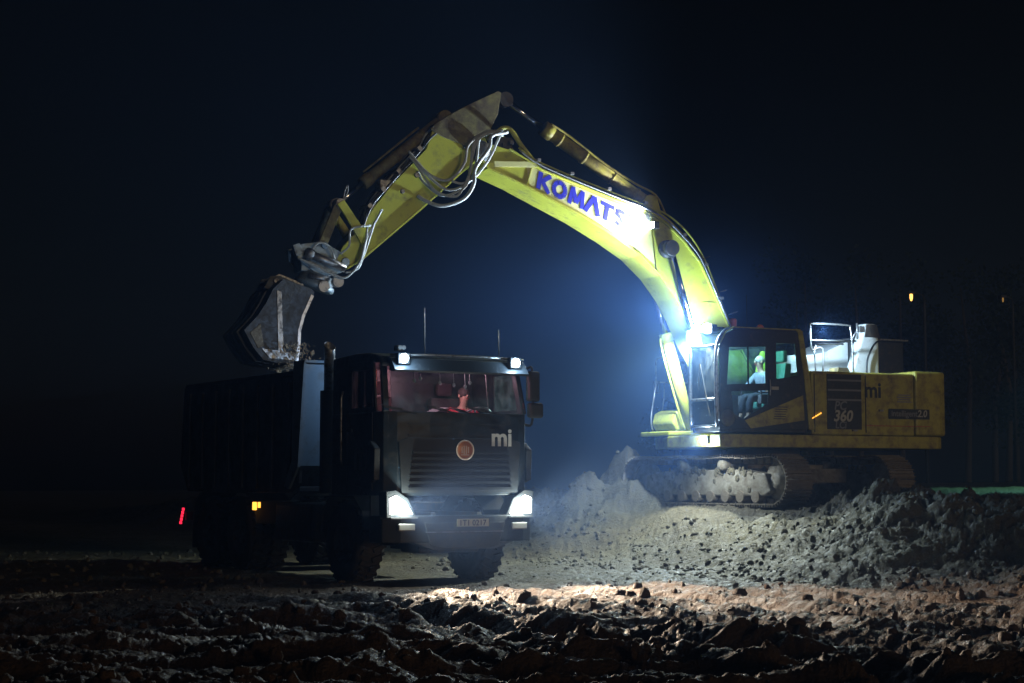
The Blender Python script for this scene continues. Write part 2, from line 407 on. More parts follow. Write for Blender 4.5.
    mr = N.new('ShaderNodeMapRange'); mr.inputs['From Min'].default_value = .35; mr.inputs['From Max'].default_value = .65; mr.inputs['To Min'].default_value = .42; mr.inputs['To Max'].default_value = .95
    L.new(n2.outputs['Fac'], mr.inputs['Value']); L.new(mr.outputs['Result'], b.inputs['Roughness'])
    bp = N.new('ShaderNodeBump'); bp.inputs['Strength'].default_value = 1.; bp.inputs['Distance'].default_value = .07
    ad = N.new('ShaderNodeMath'); ad.operation = 'MULTIPLY_ADD'; ad.inputs[1].default_value = .4
    L.new(n3.outputs['Fac'], ad.inputs[0]); L.new(n2.outputs['Fac'], ad.inputs[2]); L.new(ad.outputs[0], bp.inputs['Height']); L.new(bp.outputs['Normal'], b.inputs['Normal'])
    me.materials.append(m); M['mud'] = m
    tag(o, kind='structure', label='churned wet mud ground with ruts and an earth bank')
    return o
build_ground()
def gz(x, y): return float(height(np.array([x]), np.array([y]))[0])

# loose lumps of soil lying on the mud
def build_clods():
    rng = np.random.RandomState(3)
    base = MB().sph((0, 0, 0), 1, 8); bv = np.array(base.v); bf = []
    for f in base.f:
        a, b, c = (bv[i] for i in f[:3]); nn = np.cross(b - a, c - a)
        bf.append(f if nn @ bv[list(f)].mean(0) > 0 else f[::-1])
    V = []; Fc = []; o = 0; pts = []
    for k in range(7500):
        y = 11.5 + 24 * rng.rand() ** .9; x = (rng.rand() * 2 - 1) * y * .36
        if k > 3600: x = rng.rand() * 10; y = 21 + rng.rand() * 15
        if k > 3600 and (x - .5) * .877 + (y - 32) * .48 < -.8: continue
        pts.append((x, y))
    px = np.array(pts); z = height(px[:, 0], px[:, 1])
    cx, sx = math.cos(TR_R), math.sin(TR_R)
    for (x, y), zz in zip(pts, z):
        tx = (x - TR_O[0]) * cx + (y - TR_O[1]) * sx; ty = -(x - TR_O[0]) * sx + (y - TR_O[1]) * cx
        if abs(ty) < 1.45 and -8.6 < tx < .3: continue
        on = (x - .5) * .877 + (y - 32) * .48 > -.8
        if on and (x - 4.9) ** 2 + (y - 33.9) ** 2 < 9: continue
        r = .012 + (.045 * rng.rand() ** 2.5 if on else .05 * rng.rand() ** 5)
        if y < 21: r *= 1.1
        q = bv * (1 + .55 * (rng.rand(len(bv), 1) - .5)) * (r * (.7 + .8 * rng.rand(3)))
        a = rng.rand() * 6.28; c, s_ = math.cos(a), math.sin(a)
        q = np.stack([q[:, 0] * c - q[:, 1] * s_ + x, q[:, 0] * s_ + q[:, 1] * c + y, q[:, 2] + zz + r * (-.15 if (y > 24 and x > 0) else .12)], -1)
        V.append(q); Fc += [tuple(i + o for i in f) for f in bf]; o += len(q)
    V = np.concatenate(V)
    me = bpy.data.meshes.new('loose_soil_clods'); me.from_pydata(V.tolist(), [], Fc); me.polygons.foreach_set('use_smooth', [True] * len(Fc)); me.materials.append(M['mud'])
    ob = bpy.data.objects.new('loose_soil_clods', me); col.objects.link(ob)
    tag(ob, 'loose lumps of wet soil scattered over the churned mud', 'soil clods', kind='stuff')
build_clods()

# ------------------------------------------------------------------ people
def skin_mesh(name, chains, m, parent, sub=1, root=0):
    """chains: list of [(point, radius), ...]; first point of later chains may join an earlier vertex by index"""
    vs = []; es = []; rad = []
    for ch in chains:
        prev = None
        for it in ch:
            if isinstance(it, int): prev = it; continue
            p, r = it; vs.append(p); rad.append(r); i = len(vs) - 1
            if prev is not None: es.append((prev, i))
            prev = i
    me = bpy.data.meshes.new(name); me.from_pydata(vs, es, []); me.materials.append(m)
    o = bpy.data.objects.new(name, me); col.objects.link(o)
    if parent is not None: o.parent = parent
    o.modifiers.new('Skin', 'SKIN')
    for i, sv in enumerate(me.skin_vertices[0].data):
        rr = rad[i] if isinstance(rad[i], tuple) else (rad[i], rad[i]); sv.radius = rr; sv.use_root = (i == root)
    sb = o.modifiers.new('Sub', 'SUBSURF'); sb.levels = sub; sb.render_levels = sub
    o.modifiers['Skin'].use_smooth_shade = True
    # bake to plain mesh
    dg = bpy.context.evaluated_depsgraph_get(); me2 = bpy.data.meshes.new_from_object(o.evaluated_get(dg)); me2.name = name
    o.modifiers.clear(); o.data = me2
    for p in me2.polygons: p.use_smooth = True
    return o
def person(loc, rz, hands, shirt, hairm, label, lean=.0, headturn=0.):
    """seated, facing +x, origin at the seat surface"""
    t = empty('person', loc, rz); tag(t, label, 'person')
    pel = (0, 0, .10); sp = (.02 + lean * .3, 0, .30); ch = (.03 + lean * .7, 0, .47); nk = (.04 + lean, 0, .60); hd0 = (.06 + lean, 0, .67); hd = (.075 + lean, 0, .765); ht = (.065 + lean, 0, .84)
    chains = [[(pel, (.15, .12)), (sp, (.13, .105)), (ch, (.15, .11)), (nk, .055), (hd0, .062), (hd, (.082, .098)), (ht, (.06, .07))]]
    n = 7; sh = {}
    cl = [[(pel, (.165, .135)), (sp, (.15, .125)), (ch, (.17, .13)), ((nk[0], 0, nk[2] - .05), .085)]]
    ncl = 4
    for sg, hp in zip((1, -1), hands):
        s0 = Vector((ch[0], sg * .19, ch[2] + .06)); h = Vector(hp); mid = (s0 + h) / 2; el = mid + Vector((-.02, sg * .10, -.12))
        wr = h - (h - el).normalized() * .08
        chains.append([2, (tuple(s0), .058), (tuple(el), .042), (tuple(wr), .03), (tuple(h), (.04, .022))])
        hi = n + 3; n += 4
        cl.append([2, (tuple(s0), .075), (tuple(el), .058), (tuple(wr), .046)]); ncl += 3
        d = (h - wr).normalized(); sdir = d.cross(Vector((0, 0, 1))).normalized(); dn = sdir.cross(d) * -1
        for k, (of, ln) in enumerate(((-.03, .06), (-.01, .072), (.01, .07), (.028, .055))):
            a = h + sdir * of + d * .02; b = a + d * ln * .6 - Vector((0, 0, .015)); c = b + d * ln * .15 - Vector((0, 0, ln * .5))
            chains.append([hi, (tuple(a), .011), (tuple(b), .009), (tuple(c), .008)]); n += 3
        a = h - sdir * sg * .04 - d * .01; b = a - sdir * sg * .02 + d * .025 - Vector((0, 0, .012))
        chains.append([hi, (tuple(a), .012), (tuple(b), .010)]); n += 2
    tr = [[((0, 0, .12), (.155, .13))]]
    for sg in (1, -1):
        chains.append([0, ((.06, sg * .10, .07), .085), ((.44, sg * .13, .10), .06), ((.50, sg * .13, -.28), .042), ((.60, sg * .13, -.36), .035)]); n += 4
        tr.append([0, ((.06, sg * .10, .075), .10), ((.44, sg * .13, .10), .078), ((.50, sg * .13, -.24), .06)])
    body = skin_mesh('body', chains, M['skin'], t)
    skin_mesh('jacket', cl, shirt, t); skin_mesh('trousers', tr, M['denim'], t)
    # face pieces and hair share one small mesh each
    hx = hd[0]; f = MB(); f.sph((hx + .098, 0, hd[2] - .005), .017, 8, (1, .8, 1.4))
    for sg in (1, -1): f.sph((hx, sg * .088, hd[2] - .005), .026, 8, (.8, .4, 1.2))
    f.build('nose_and_ears', M['skin'], t)
    e = MB()
    for sg in (1, -1): e.sph((hx + .083, sg * .032, hd[2] + .018), .010, 6)
    e.build('eyes', M['black'], t)
    MB().bar((hx + .09, -.022, hd[2] - .045), (hx + .09, .022, hd[2] - .045), .01, .008).build('mouth', M['red'], t)
    hr = MB(); hr.sph((hx - .018, 0, hd[2] + .035), .106, 14, (.98, .86, .88)); o = hr.build('hair', hairm, t)
    return t

# ------------------------------------------------------------------ excavator
X = empty('excavator', (EX_O[0], EX_O[1], EX_Z), EX_R)
tag(X, 'yellow tracked excavator on an earth bank reaching its arm over the tipper truck', 'excavator')

def ysec(a, b): return a, b
# --- boom
boomU = [(5.77, 6.60), (5.09, 6.26), (3.57, 5.82), (3.07, 5.70), (2.72, 5.60), (2.4, 5.42), (2.03, 5.12), (1.66, 4.72), (1.28, 4.01), (.96, 3.41), (.5, 2.7), (.12, 2.1)]
boomL = [(6.40, 6.40), (6.22, 6.21), (5.57, 5.98), (4.92, 5.71), (4.26, 5.44), (3.58, 5.11), (3.01, 4.79), (2.57, 4.42), (2.22, 4.0), (1.98, 3.6), (1.72, 3.1), (1.3, 2.45), (.85, 1.9), (.5, 1.66)]
tipc = [(6.44, 6.62), (6.47, 6.5)]
boom = MB(); boom.prism([(.12, 2.1), (.2, 1.7)] + boomL[::-1] + tipc[::-1] + [(6.30, 6.70)] + boomU[:0:-1][::-1][:0] + boomU, -.31, .31)
boomo = boom.build('boom', M['yellow'], X, bevel=.008)
fl = MB()
fl.ribbon(boomL, -.37, .37, .03); fl.build('boom_bottom_plate', M['yellow'], boomo)
fl = MB(); fl.ribbon([(p[0], p[1] + .005) for p in boomU], -.36, .36, .026); fl.build('boom_top_plate', M['yellow'], boomo)
# fabricated seams
sm = MB()
for a, b in (((2.74, 5.58), (2.62, 4.46)), ((5.30, 6.33), (5.42, 5.94)), ((1.25, 3.95), (1.62, 3.95))):
    sm.bar((a[0], .316, a[1]), (b[0], .316, b[1]), .01, .03, (0, 1, 0))
sm.build_each('weld_seam', M['yellow'], boomo)
# boom yellow lightened to paint in the work lamp's hot spot, behind the writing
def off(p, k): return (p[0], p[1] + k)
MB().prism([(5.42, 6.33), (5.30, 6.31), (3.57, 5.77), (3.07, 5.65), (2.78, 5.57), (2.66, 4.62), (3.01, 4.87), (3.58, 5.19), (4.26, 5.52), (4.92, 5.79), (5.35, 5.97)], .3105, .3135).build('lamp_wash_panel', M['pale_yellow'], boomo)
# heavy lettering on the boom side, a stroke alphabet
def letters(parent, y):
    g = MB(); r = Vector((-.946, 0, -.325)); u = Vector((-.05, 0, 1)).normalized(); u = (u - r * u.dot(r) * .55).normalized()
    H = .33; st = .085; k = 0
    O = Vector((5.22, y, 5.925)); adv = 0
    def stroke(pts, w=st):
        nonlocal k
        for i in range(len(pts) - 1):
            a = Vector(pts[i]); b = Vector(pts[i + 1]); d = (b - a).normalized(); nn = Vector((-d.y, d.x)) * w / 2; e = d * (w * .0)
            q = [a - nn - e, b - nn + e, b + nn + e, a + nn - e]; k += 1; yy = .0008 * (k % 4)
            vs = [O + r * p.x + u * p.y + Vector((0, yy, 0)) for p in q] + [O + r * p.x + u * p.y + Vector((0, yy + .004, 0)) for p in q]
            g.add(vs, [(0, 1, 2, 3), (7, 6, 5, 4), (0, 4, 5, 1), (1, 5, 6, 2), (2, 6, 7, 3), (3, 7, 4, 0)])
    def arc(cx, cy, rx, ry, a0, a1, n=18, w=st):
        ps = [(cx + rx * math.cos(R(a0 + (a1 - a0) * i / n)), cy + ry * math.sin(R(a0 + (a1 - a0) * i / n))) for i in range(n + 1)]
        stroke(ps, w)
    x = 0
    stroke([(x + .045, 0), (x + .045, H)], .095); stroke([(x + .26, H), (x + .10, H * .5)]); stroke([(x + .10, H * .55), (x + .28, 0)]); x += .33
    arc(x + .16, H / 2, .125, H / 2 - .035, 0, 360, 26, .09); x += .36
    stroke([(x + .045, 0), (x + .075, H)]); stroke([(x + .07, H), (x + .185, .06)]); stroke([(x + .185, .06), (x + .30, H)]); stroke([(x + .295, H), (x + .33, 0)]); x += .385
    stroke([(x + .02, 0), (x + .17, H)], .095); stroke([(x + .17, H), (x + .32, 0)], .095); x += .33
    stroke([(x + .15, 0), (x + .15, H)], .09); stroke([(x, H - .04), (x + .30, H - .04)], .08); x += .33
    arc(x + .14, H * .75 - .01, .10, H * .25 - .03, 30, 270, 12, .075); arc(x + .14, H * .25 + .01, .10, H * .25 - .03, 90, -150, 12, .075); x += .31
    stroke([(x + .045, H), (x + .045, H * .4)]); arc(x + .15, H * .38, .105, H * .38 - .04, 180, 360, 12); stroke([(x + .255, H * .4), (x + .255, H)])
    return g.build('lettering', M['blue'], parent, weld=False)
letters(boomo, .3145)
# boom lines along the back of the boom
upper = [(1.0, 3.47), (1.28, 4.01), (1.66, 4.74), (2.03, 5.14), (2.4, 5.45), (2.72, 5.62), (3.07, 5.72), (3.57, 5.84), (5.09, 6.28), (5.6, 6.55)]
for k, yy in enumerate((.385, .36, .10, -.12, -.22)):
    ln = MB(); hh = (.03, .085, .10, .07, .1)[k]
    ps = smooth([(p[0] - .0, yy, p[1] + hh + (.10 * math.sin(i * .9 + k) * .15)) for i, p in enumerate(upper)], 4); ln.tube(ps, .017 if k < 3 else .02, 8)
    ln.build('hydraulic_line', M['steel'] if k % 2 == 0 else M['yellow'], boomo)
# an outer pair that arcs clear of the bend
for yy, o_ in ((.26, .16), (-.05, .22)):
    MB().tube(smooth([(.95, yy, 3.55), (1.22, yy, 4.15 + o_ * .3), (1.55, yy, 4.8 + o_ * .5), (1.95, yy, 5.3 + o_ * .4), (2.45, yy, 5.62 + o_ * .3), (2.9, yy, 5.72 + o_ * .2), (3.3, yy, 5.84)], 5), .02, 8).build('hydraulic_line', M['yellow'], boomo)
cp = MB()
for p in ((1.2, 3.98), (1.55, 4.62), (2.03, 5.18), (2.9, 5.74), (3.7, 5.95), (4.5, 6.18), (5.2, 6.38)):
    cp.box((p[0], .08, p[1] + .06), (.07, .68, .05))
cp.build_each('line_clamp', M['steel'], boomo)
ck = MB()
for p in ((1.34, 4.02), (1.72, 4.66), (1.1, 3.6)): ck.bar((p[0] - .12, .3, p[1] + .14), (p[0] - .32, .3, p[1] + .20), .015, .015)
ck.build_each('grab_step', M['dark'], boomo)
# guard arch over hoses at the boom tip
MB().tube(smooth([(6.02, .25, 6.86), (5.9, .25, 6.99), (5.72, .25, 6.99), (5.49, .25, 6.71), (5.14, .25, 6.33)], 4), .045, 10).build('hose_guard', M['yellow'], boomo)
MB().tube(smooth([(6.02, -.2, 6.86), (5.9, -.2, 6.99), (5.72, -.2, 6.99), (5.49, -.2, 6.71), (5.14, -.2, 6.33)], 4), .045, 10).build('hose_guard', M['yellow'], boomo)
MB().bar((6.09, .335, 6.30), (5.22, .335, 6.36), .03, .10, (0, 0, 1)).build('tip_stiffener', M['pale_yellow'], boomo)
vb = MB(); vb.b2(5.65, 5.95, -.15, .2, 6.62, 6.85); vb.cyl((5.7, .22, 6.75), (5.7, .28, 6.75), .05); vb.cyl((5.85, .22, 6.7), (5.85, .28, 6.7), .04); vb.build('valve_block', M['dark'], boomo, bevel=.01)
# pin bosses
MB().lathe([(.0, 0), (.17, 0), (.17, .09), (.10, .10), (.10, .13), (0, .13)], (2.41, .3115, 4.94), (0, 1, 0), 28).build('boom_pin', M['dark'], boomo)
MB().lathe([(.0, 0), (.14, 0), (.14, .07), (.08, .09), (0, .09)], (6.34, .3115, 6.52), (0, 1, 0), 24).build('tip_pin', M['dark'], boomo)
# boom work lamp
bl = MB(); bl.b2(2.66, 2.78, .36, .50, 5.30, 5.44); bl.b2(2.62, 2.68, .31, .40, 5.34, 5.40)
MB().sph((2.79, .43, 5.37), .07, 12).build('lamp_lens', M['E_cool'], boomo) if False else None
bl = bl.build('work_lamp', M['black'], boomo, bevel=.01)
MB().b2(2.782, 2.79, .37, .49, 5.31, 5.43).build('lamp_lens', M['E_cool'], bl)
# --- boom cylinders
for sg in (1, -1):
    yy = .50 * sg; top = Vector((2.41, yy, 4.94)); bot = Vector((1.30, yy, 1.25)); d = (bot - top).normalized()
    seam = top + d * 1.62
    cy = MB(); cy.cyl(seam, bot, .115, 20); cy.lathe([(.0, 0), (.135, 0), (.135, .16), (.115, .17)], seam, d, 20); cy.cyl(bot + Vector((0, -.1, 0)), bot + Vector((0, .1, 0)), .15)
    cy.tube(smooth([seam + d * .1 + Vector((.12, 0, 0)), seam + d * .3 + Vector((.18, 0, 0)), seam + d * 1.5 + Vector((.17, 0, 0)), seam + d * 2.0 + Vector((.13, 0, 0))], 4), .022, 8)
    cyo = cy.build('boom_cylinder', M['yellow'], X)
    rd = MB(); rd.cyl(top, seam, .058, 18); rd.build('piston_rod', M['chrome'], cyo)
    ey = MB(); ey.cyl(top + Vector((0, -.07, 0)), top + Vector((0, .07, 0)), .15, 24); ey.build('rod_eye', M['dark'], cyo)
# --- arm cylinder
a0 = Vector((2.62, 0, 5.86)); a2 = Vector((5.72, 0, 7.60)); d = (a2 - a0).normalized(); a1 = a0 + d * 2.62
c_ = MB(); c_.cyl(a0, a1, .125, 20); c_.lathe([(.0, 0), (.15, 0), (.15, .2), (.125, .21)], a1, -d, 20); c_.tube(smooth([a1 - d * .12 + Vector((0, .1, .13)), a1 - d * .6 + Vector((0, .08, .17)), a1 - d * 1.4 + Vector((0, .08, .13)), a0 + d * .4 + Vector((0, .1, .16)), a0 + Vector((-.1, .12, .16)), (2.3, .12, 5.66)], 4), .022, 8)
c_.cyl(a0 + Vector((0, -.12, 0)), a0 + Vector((0, .12, 0)), .16)
for k in (.3, .9, 1.6, 2.2): c_.cyl(a0 + d * k, a0 + d * (k + .05), .14, 20)
ac = c_.build('arm_cylinder', M['yellow_side'], X)
MB().cyl(a1, a2, .06, 18).build('piston_rod', M['chrome'], ac)
MB().cyl(a2 + Vector((0, -.09, 0)), a2 + Vector((0, .09, 0)), .14, 24).build('rod_eye', M['dark'], ac)
br = MB()
for yy in (-.16, .13): br.prism([(2.35, 5.40), (3.0, 5.66), (2.74, 5.98), (2.52, 5.99)], yy, yy + .04)
br.build('cylinder_bracket', M['yellow'], X)
# --- arm
armM = [(7.02, 7.05), (7.30, 6.84), (7.42, 6.48), (7.7, 6.18), (8.08, 5.78), (8.44, 5.32), (8.73, 4.9), (9.0, 4.62), (9.12, 4.38), (9.06, 4.24), (8.93, 4.22), (8.68, 4.38), (8.33, 4.68), (7.57, 5.34), (7.06, 5.80), (6.72, 6.12), (6.42, 6.36), (6.22, 6.40), (6.16, 6.62), (6.3, 6.9), (6.6, 7.1)]
arm = MB(); arm.prism(armM, -.21, .27); armo = arm.build('arm', M['yellow'], X, bevel=.008)
MB().ribbon([(8.93, 4.21), (8.68, 4.37), (8.33, 4.67), (7.57, 5.33), (7.06, 5.79), (6.72, 6.11), (6.42, 6.35)], -.25, .31, .028).build('arm_bottom_plate', M['yellow'], armo)
rb = MB()
rb.prism([(5.93, 7.66), (6.0, 7.68), (6.53, 7.40), (6.91, 7.18), (7.25, 6.96), (7.36, 6.84), (7.1, 6.72), (6.72, 6.62), (6.64, 6.50), (6.30, 6.86), (6.15, 6.95), (6.0, 7.25)], .275, .305)
rb.prism([(5.93, 7.66), (6.0, 7.68), (6.53, 7.40), (6.91, 7.18), (7.25, 6.96), (7.36, 6.84), (7.1, 6.72), (6.72, 6.62), (6.64, 6.50), (6.30, 6.86), (6.15, 6.95), (6.0, 7.25)], -.25, -.215)
rb.ribbon([(5.96, 7.66), (6.53, 7.385), (6.91, 7.165), (7.28, 6.93)], -.21, .274, .03)
rb.build('rear_bracket', M['mudyellow'], armo, bevel=.006)
bs = MB(); bs.lathe([(0, 0), (.2, 0), (.2, .05), (.1, .07), (0, .07)], (6.34, .2705, 6.52), (0, 1, 0), 24); bs.build('pivot_boss', M['dark'], armo)
# lines on the upper side of the arm
for k, (yy, hh) in enumerate(((.22, .07), (.12, .12), (.0, .08), (-.12, .13), (.28, .02))):
    jit = [random.uniform(-.03, .05) for _ in range(7)]
    MB().tube(smooth([(7.0, yy, 6.85 + hh + .1), (7.34, yy, 6.68 + hh + jit[0]), (7.5, yy, 6.44 + hh + jit[1]), (7.78, yy, 6.12 + hh + jit[2]), (8.12, yy, 5.76 + hh + jit[3]), (8.46, yy, 5.34 + hh + jit[4]), (8.66, yy + .06, 4.98 + jit[5])], 5), .019, 8).build('arm_line', M['hose'] if k % 2 else M['rubber'], armo)
cb = MB()
for p in ((7.55, 6.40), (7.95, 5.95), (8.25, 5.6), (8.5, 5.28)): cb.box((p[0], .05, p[1] + .07), (.08, .5, .10), Matrix.Rotation(R(45), 3, 'Y'))
cb.build_each('line_clamp', M['steel'], armo)
vb = MB(); vb.b2(7.98, 8.3, .02, .24, 5.68, 5.86); vb.tube([(8.14, .12, 5.77), (8.3, .12, 5.6), (8.45, .12, 5.36)], .03); vb.b2(8.38, 8.52, -.1, .24, 5.30, 5.42); vb.cyl((7.62, .28, 5.98), (7.62, .34, 5.98), .05); vb.cyl((7.9, .28, 5.66), (7.9, .34, 5.66), .04); vb.build_each('valve_block', M['steel'], armo, bevel=.01)
# --- bucket cylinder and linkage
b0 = Vector((6.98, 0, 7.12)); b2_ = Vector((9.06, 0, 5.36)); d = (b2_ - b0).normalized(); b1 = b0 + d * 2.05
c_ = MB(); c_.cyl(b0, b1, .105, 18); c_.lathe([(0, 0), (.125, 0), (.125, .16), (.105, .17)], b1, -d, 18); c_.cyl(b0 + Vector((0, -.15, 0)), b0 + Vector((0, .15, 0)), .14)
c_.tube([b0 + d * .5 + Vector((.1, 0, .12)), b0 + d * 1.9 + Vector((.1, 0, .12))], .02, 8)
for k in (.5, 1.2, 1.85): c_.cyl(b0 + d * k, b0 + d * (k + .05), .118, 18)
bc = c_.build('bucket_cylinder', M['mudyellow'], X)
MB().cyl(b1, b2_, .05, 16).build('piston_rod', M['chrome'], bc)
eo = MB(); eo.cyl(b2_ + Vector((0, -.3, 0)), b2_ + Vector((0, .3, 0)), .09, 20); eo.lathe([(.11, -.1), (.13, -.1), (.13, .1), (.11, .1)], b2_, (0, 1, 0), 20); eo.tube(smooth([(9.0, .25, 5.42), (8.93, .25, 5.55), (8.92, .25, 5.7), (8.97, .25, 5.6), (9.02, .25, 5.3)], 4), .015, 6); eo.build('link_pin', M['steel'], bc)
lk = MB()
for yy in (-.26, .2): lk.bar((9.06, yy, 5.36), (9.36, yy, 4.62), .05, .16, (0, 1, 0)) if False else lk.prism([(8.98, 5.38), (9.08, 5.44), (9.16, 5.34), (9.44, 4.66), (9.40, 4.55), (9.30, 4.58)], yy, yy + .05)
lk.build('bucket_link', M['mudyellow'], X, bevel=.006)
rk = MB()
for yy in (-.31, .30): rk.prism([(9.02, 5.42), (9.14, 5.34), (9.02, 5.18), (8.66, 4.62), (8.54, 4.66), (8.55, 4.80)], yy, yy + .045)
rk.cyl((8.6, -.32, 4.7), (8.6, .36, 4.7), .07)
rk.build('rocker_arm', M['yellow'], X, bevel=.006)
# --- tiltrotator
tr = MB()
for yy in (-.26, .22): tr.prism([(9.86, 4.46), (9.78, 4.60), (9.45, 4.66), (9.28, 4.62), (9.0, 4.48), (8.86, 4.36), (8.88, 4.24), (9.1, 4.12), (9.5, 4.10), (9.84, 4.34)], yy, yy + .05)
tr.b2(9.0, 9.75, -.2, .2, 4.14, 4.34)
tr.cyl((9.36, -.3, 4.6), (9.36, .32, 4.6), .06); tr.cyl((8.97, -.3, 4.33), (8.97, .32, 4.33), .07)
tro = tr.build('tiltrotator', M['tiltrot'], X, bevel=.01)
g_ = MB(); g_.cyl((9.72, .36, 4.44), (9.0, .36, 4.20), .075, 16); g_.cyl((9.72, -.36, 4.44), (9.0, -.36, 4.20), .075, 16); g_.lathe([(0, 0), (.10, 0), (.10, .12), (.075, .13)], (9.72, .36, 4.44), (-.95, 0, -.3), 16); g_.build('tilt_cylinder', M['steel'], tro)
g_ = MB(); ax = Vector((-.30, .12, .95)); g_.lathe([(0, 0), (.33, 0), (.36, .03), (.36, .10), (.31, .12), (.31, .26), (0, .26)], (9.46, 0, 3.86), ax, 32); g_.build('rotor_ring', M['tiltrot'], tro, smooth_all=False)
g_ = MB()
for p in ((9.40, .30, 3.86), (9.14, .30, 3.96)): g_.cyl(Vector(p), Vector(p) + Vector((0, .12, 0)), .10, 20)
g_.cyl((9.62, .25, 4.06), (9.3, .33, 3.98), .06, 14); g_.build('drive_motor', M['steel'], tro)
g_ = MB()
for p in ((9.84, .24, 4.5), (9.78, -.24, 4.48)): g_.box(p, (.14, .10, .2), Matrix.Rotation(R(20), 3, 'Y'))
g_.build_each('lug', M['tiltrot'], tro, bevel=.01)
cp = MB(); axc = (Vector((9.66, 0, 3.68)) - Vector((10.26, 0, 3.92))); 
for yy in (-.24, .20): cp.prism([(10.30, 3.98), (10.16, 4.06), (9.86, 3.96), (9.62, 3.82), (9.56, 3.66), (9.70, 3.60), (9.86, 3.74), (10.1, 3.84), (10.28, 3.86)], yy, yy + .05)
cp.b2(9.7, 10.1, -.19, .19, 3.80, 3.92); cp.cyl((10.24, -.35, 3.92), (10.24, .35, 3.92), .05); cp.cyl((9.68, -.35, 3.68), (9.68, .35, 3.68), .05)
cp.build('quick_coupler', M['steel'], tro, bevel=.008)
for k, ps in enumerate(([(8.6, .40, 4.95), (8.7, .45, 4.45), (8.96, .48, 4.07), (9.2, .46, 4.04), (9.51, .42, 4.19), (9.84, .36, 4.33)], [(8.46, .38, 5.05), (8.66, .44, 4.5), (8.8, .46, 4.2), (9.01, .42, 4.12)], [(8.3, .34, 5.3), (8.62, .42, 4.75), (8.78, .5, 4.3), (9.05, .5, 4.02), (9.3, .44, 4.12)], [(9.62, .4, 4.5), (9.5, .42, 4.62), (9.3, .42, 4.55), (9.2, .38, 4.35)], [(8.5, .3, 5.0), (8.9, .4, 4.9), (8.95, .42, 4.6), (9.1, .4, 4.45)])):
    MB().tube(smooth(ps, 6), .02, 8).build('tool_hose', M['hose'], tro)
# --- bucket
prof = [(10.22, 3.92), (10.40, 3.74), (10.52, 3.50), (10.66, 3.28), (10.90, 3.02), (10.74, 2.74), (10.56, 2.53), (10.34, 2.49), (10.05, 2.48)]
bk = MB(); Wb = .62
inner = [(p[0] - .03 * (1 if i < 6 else .4), p[1] + (.0 if i < 5 else .035)) for i, p in enumerate(prof)]
bk.prism(prof + inner[::-1], -Wb, Wb); bo = bk.build('bucket', M['bucket'], X)
side = prof + [(9.97, 2.50), (9.93, 2.78), (9.92, 3.05), (9.86, 3.30), (9.72, 3.60), (9.66, 3.72), (9.72, 3.78)]
sd = MB()
for yy in (-Wb - .03, Wb): sd.prism(side, yy, yy + .03)
sd.build('side_plate', M['bucket'], bo)
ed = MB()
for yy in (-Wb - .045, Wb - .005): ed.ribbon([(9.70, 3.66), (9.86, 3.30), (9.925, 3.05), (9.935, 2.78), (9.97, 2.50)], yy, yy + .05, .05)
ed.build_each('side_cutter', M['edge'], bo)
wr = MB()
wr.prism([(10.34, 3.72), (10.26, 3.70), (10.20, 2.56), (10.30, 2.54)], Wb + .031, Wb + .05)
wr.build('wear_strip', M['steel'], bo, bevel=.004)
wr = MB(); wr.prism([(10.46, 2.56), (9.98, 2.53), (9.96, 2.66), (10.60, 2.72)], Wb + .031, Wb + .055); wr.build('wear_strip', M['steel'], bo, bevel=.004)
wr = MB(); wr.prism([(10.80, 2.98), (10.66, 2.72), (10.56, 2.76), (10.62, 3.14)], Wb + .031, Wb + .05); wr.build('wear_strip', M['trackframe'], bo, bevel=.004)
te = MB(); te.b2(9.90, 10.1, -Wb, Wb, 2.455, 2.495)
for k in range(5):
    yy = -Wb + .06 + k * (2 * Wb - .12) / 4
    te.prism([(10.05, 2.52), (9.86, 2.50), (9.70, 2.46), (9.86, 2.43), (10.05, 2.44)], yy - .05, yy + .05)
te.build('teeth', M['steel'], bo, bevel=.005)
rbs = MB()
for yy in (-.35, 0, .35): rbs.prism([(p[0] + .02, p[1]) for p in prof[1:-1]] + [(p[0] + .055, p[1] - .01) for p in prof[1:-1]][::-1], yy - .03, yy + .03)
for yy in (-.26, .22): rbs.prism([(10.34, 4.0), (10.18, 4.02), (9.60, 3.80), (9.58, 3.62), (9.8, 3.60), (10.3, 3.75), (10.45, 3.80)], yy + .055, yy + .09)
rbs.build('ear_plate', M['bucket'], bo)
sl = MB()
for k in range(40):
    a = random.random(); sl.sph((10.3 + random.uniform(-.2, .35), random.uniform(-.5, .5), 2.60 + .22 * random.random()), .05 + .1 * random.random(), 7, (1, 1, .7))
clodin = sl.build('soil_in_bucket', M['mud'])
clodin.matrix_world = X.matrix_world; clodin.location = X.location; clodin.rotation_euler = X.rotation_euler
tag(clodin, 'brown wet soil sticking inside the raised bucket', 'soil', kind='stuff')
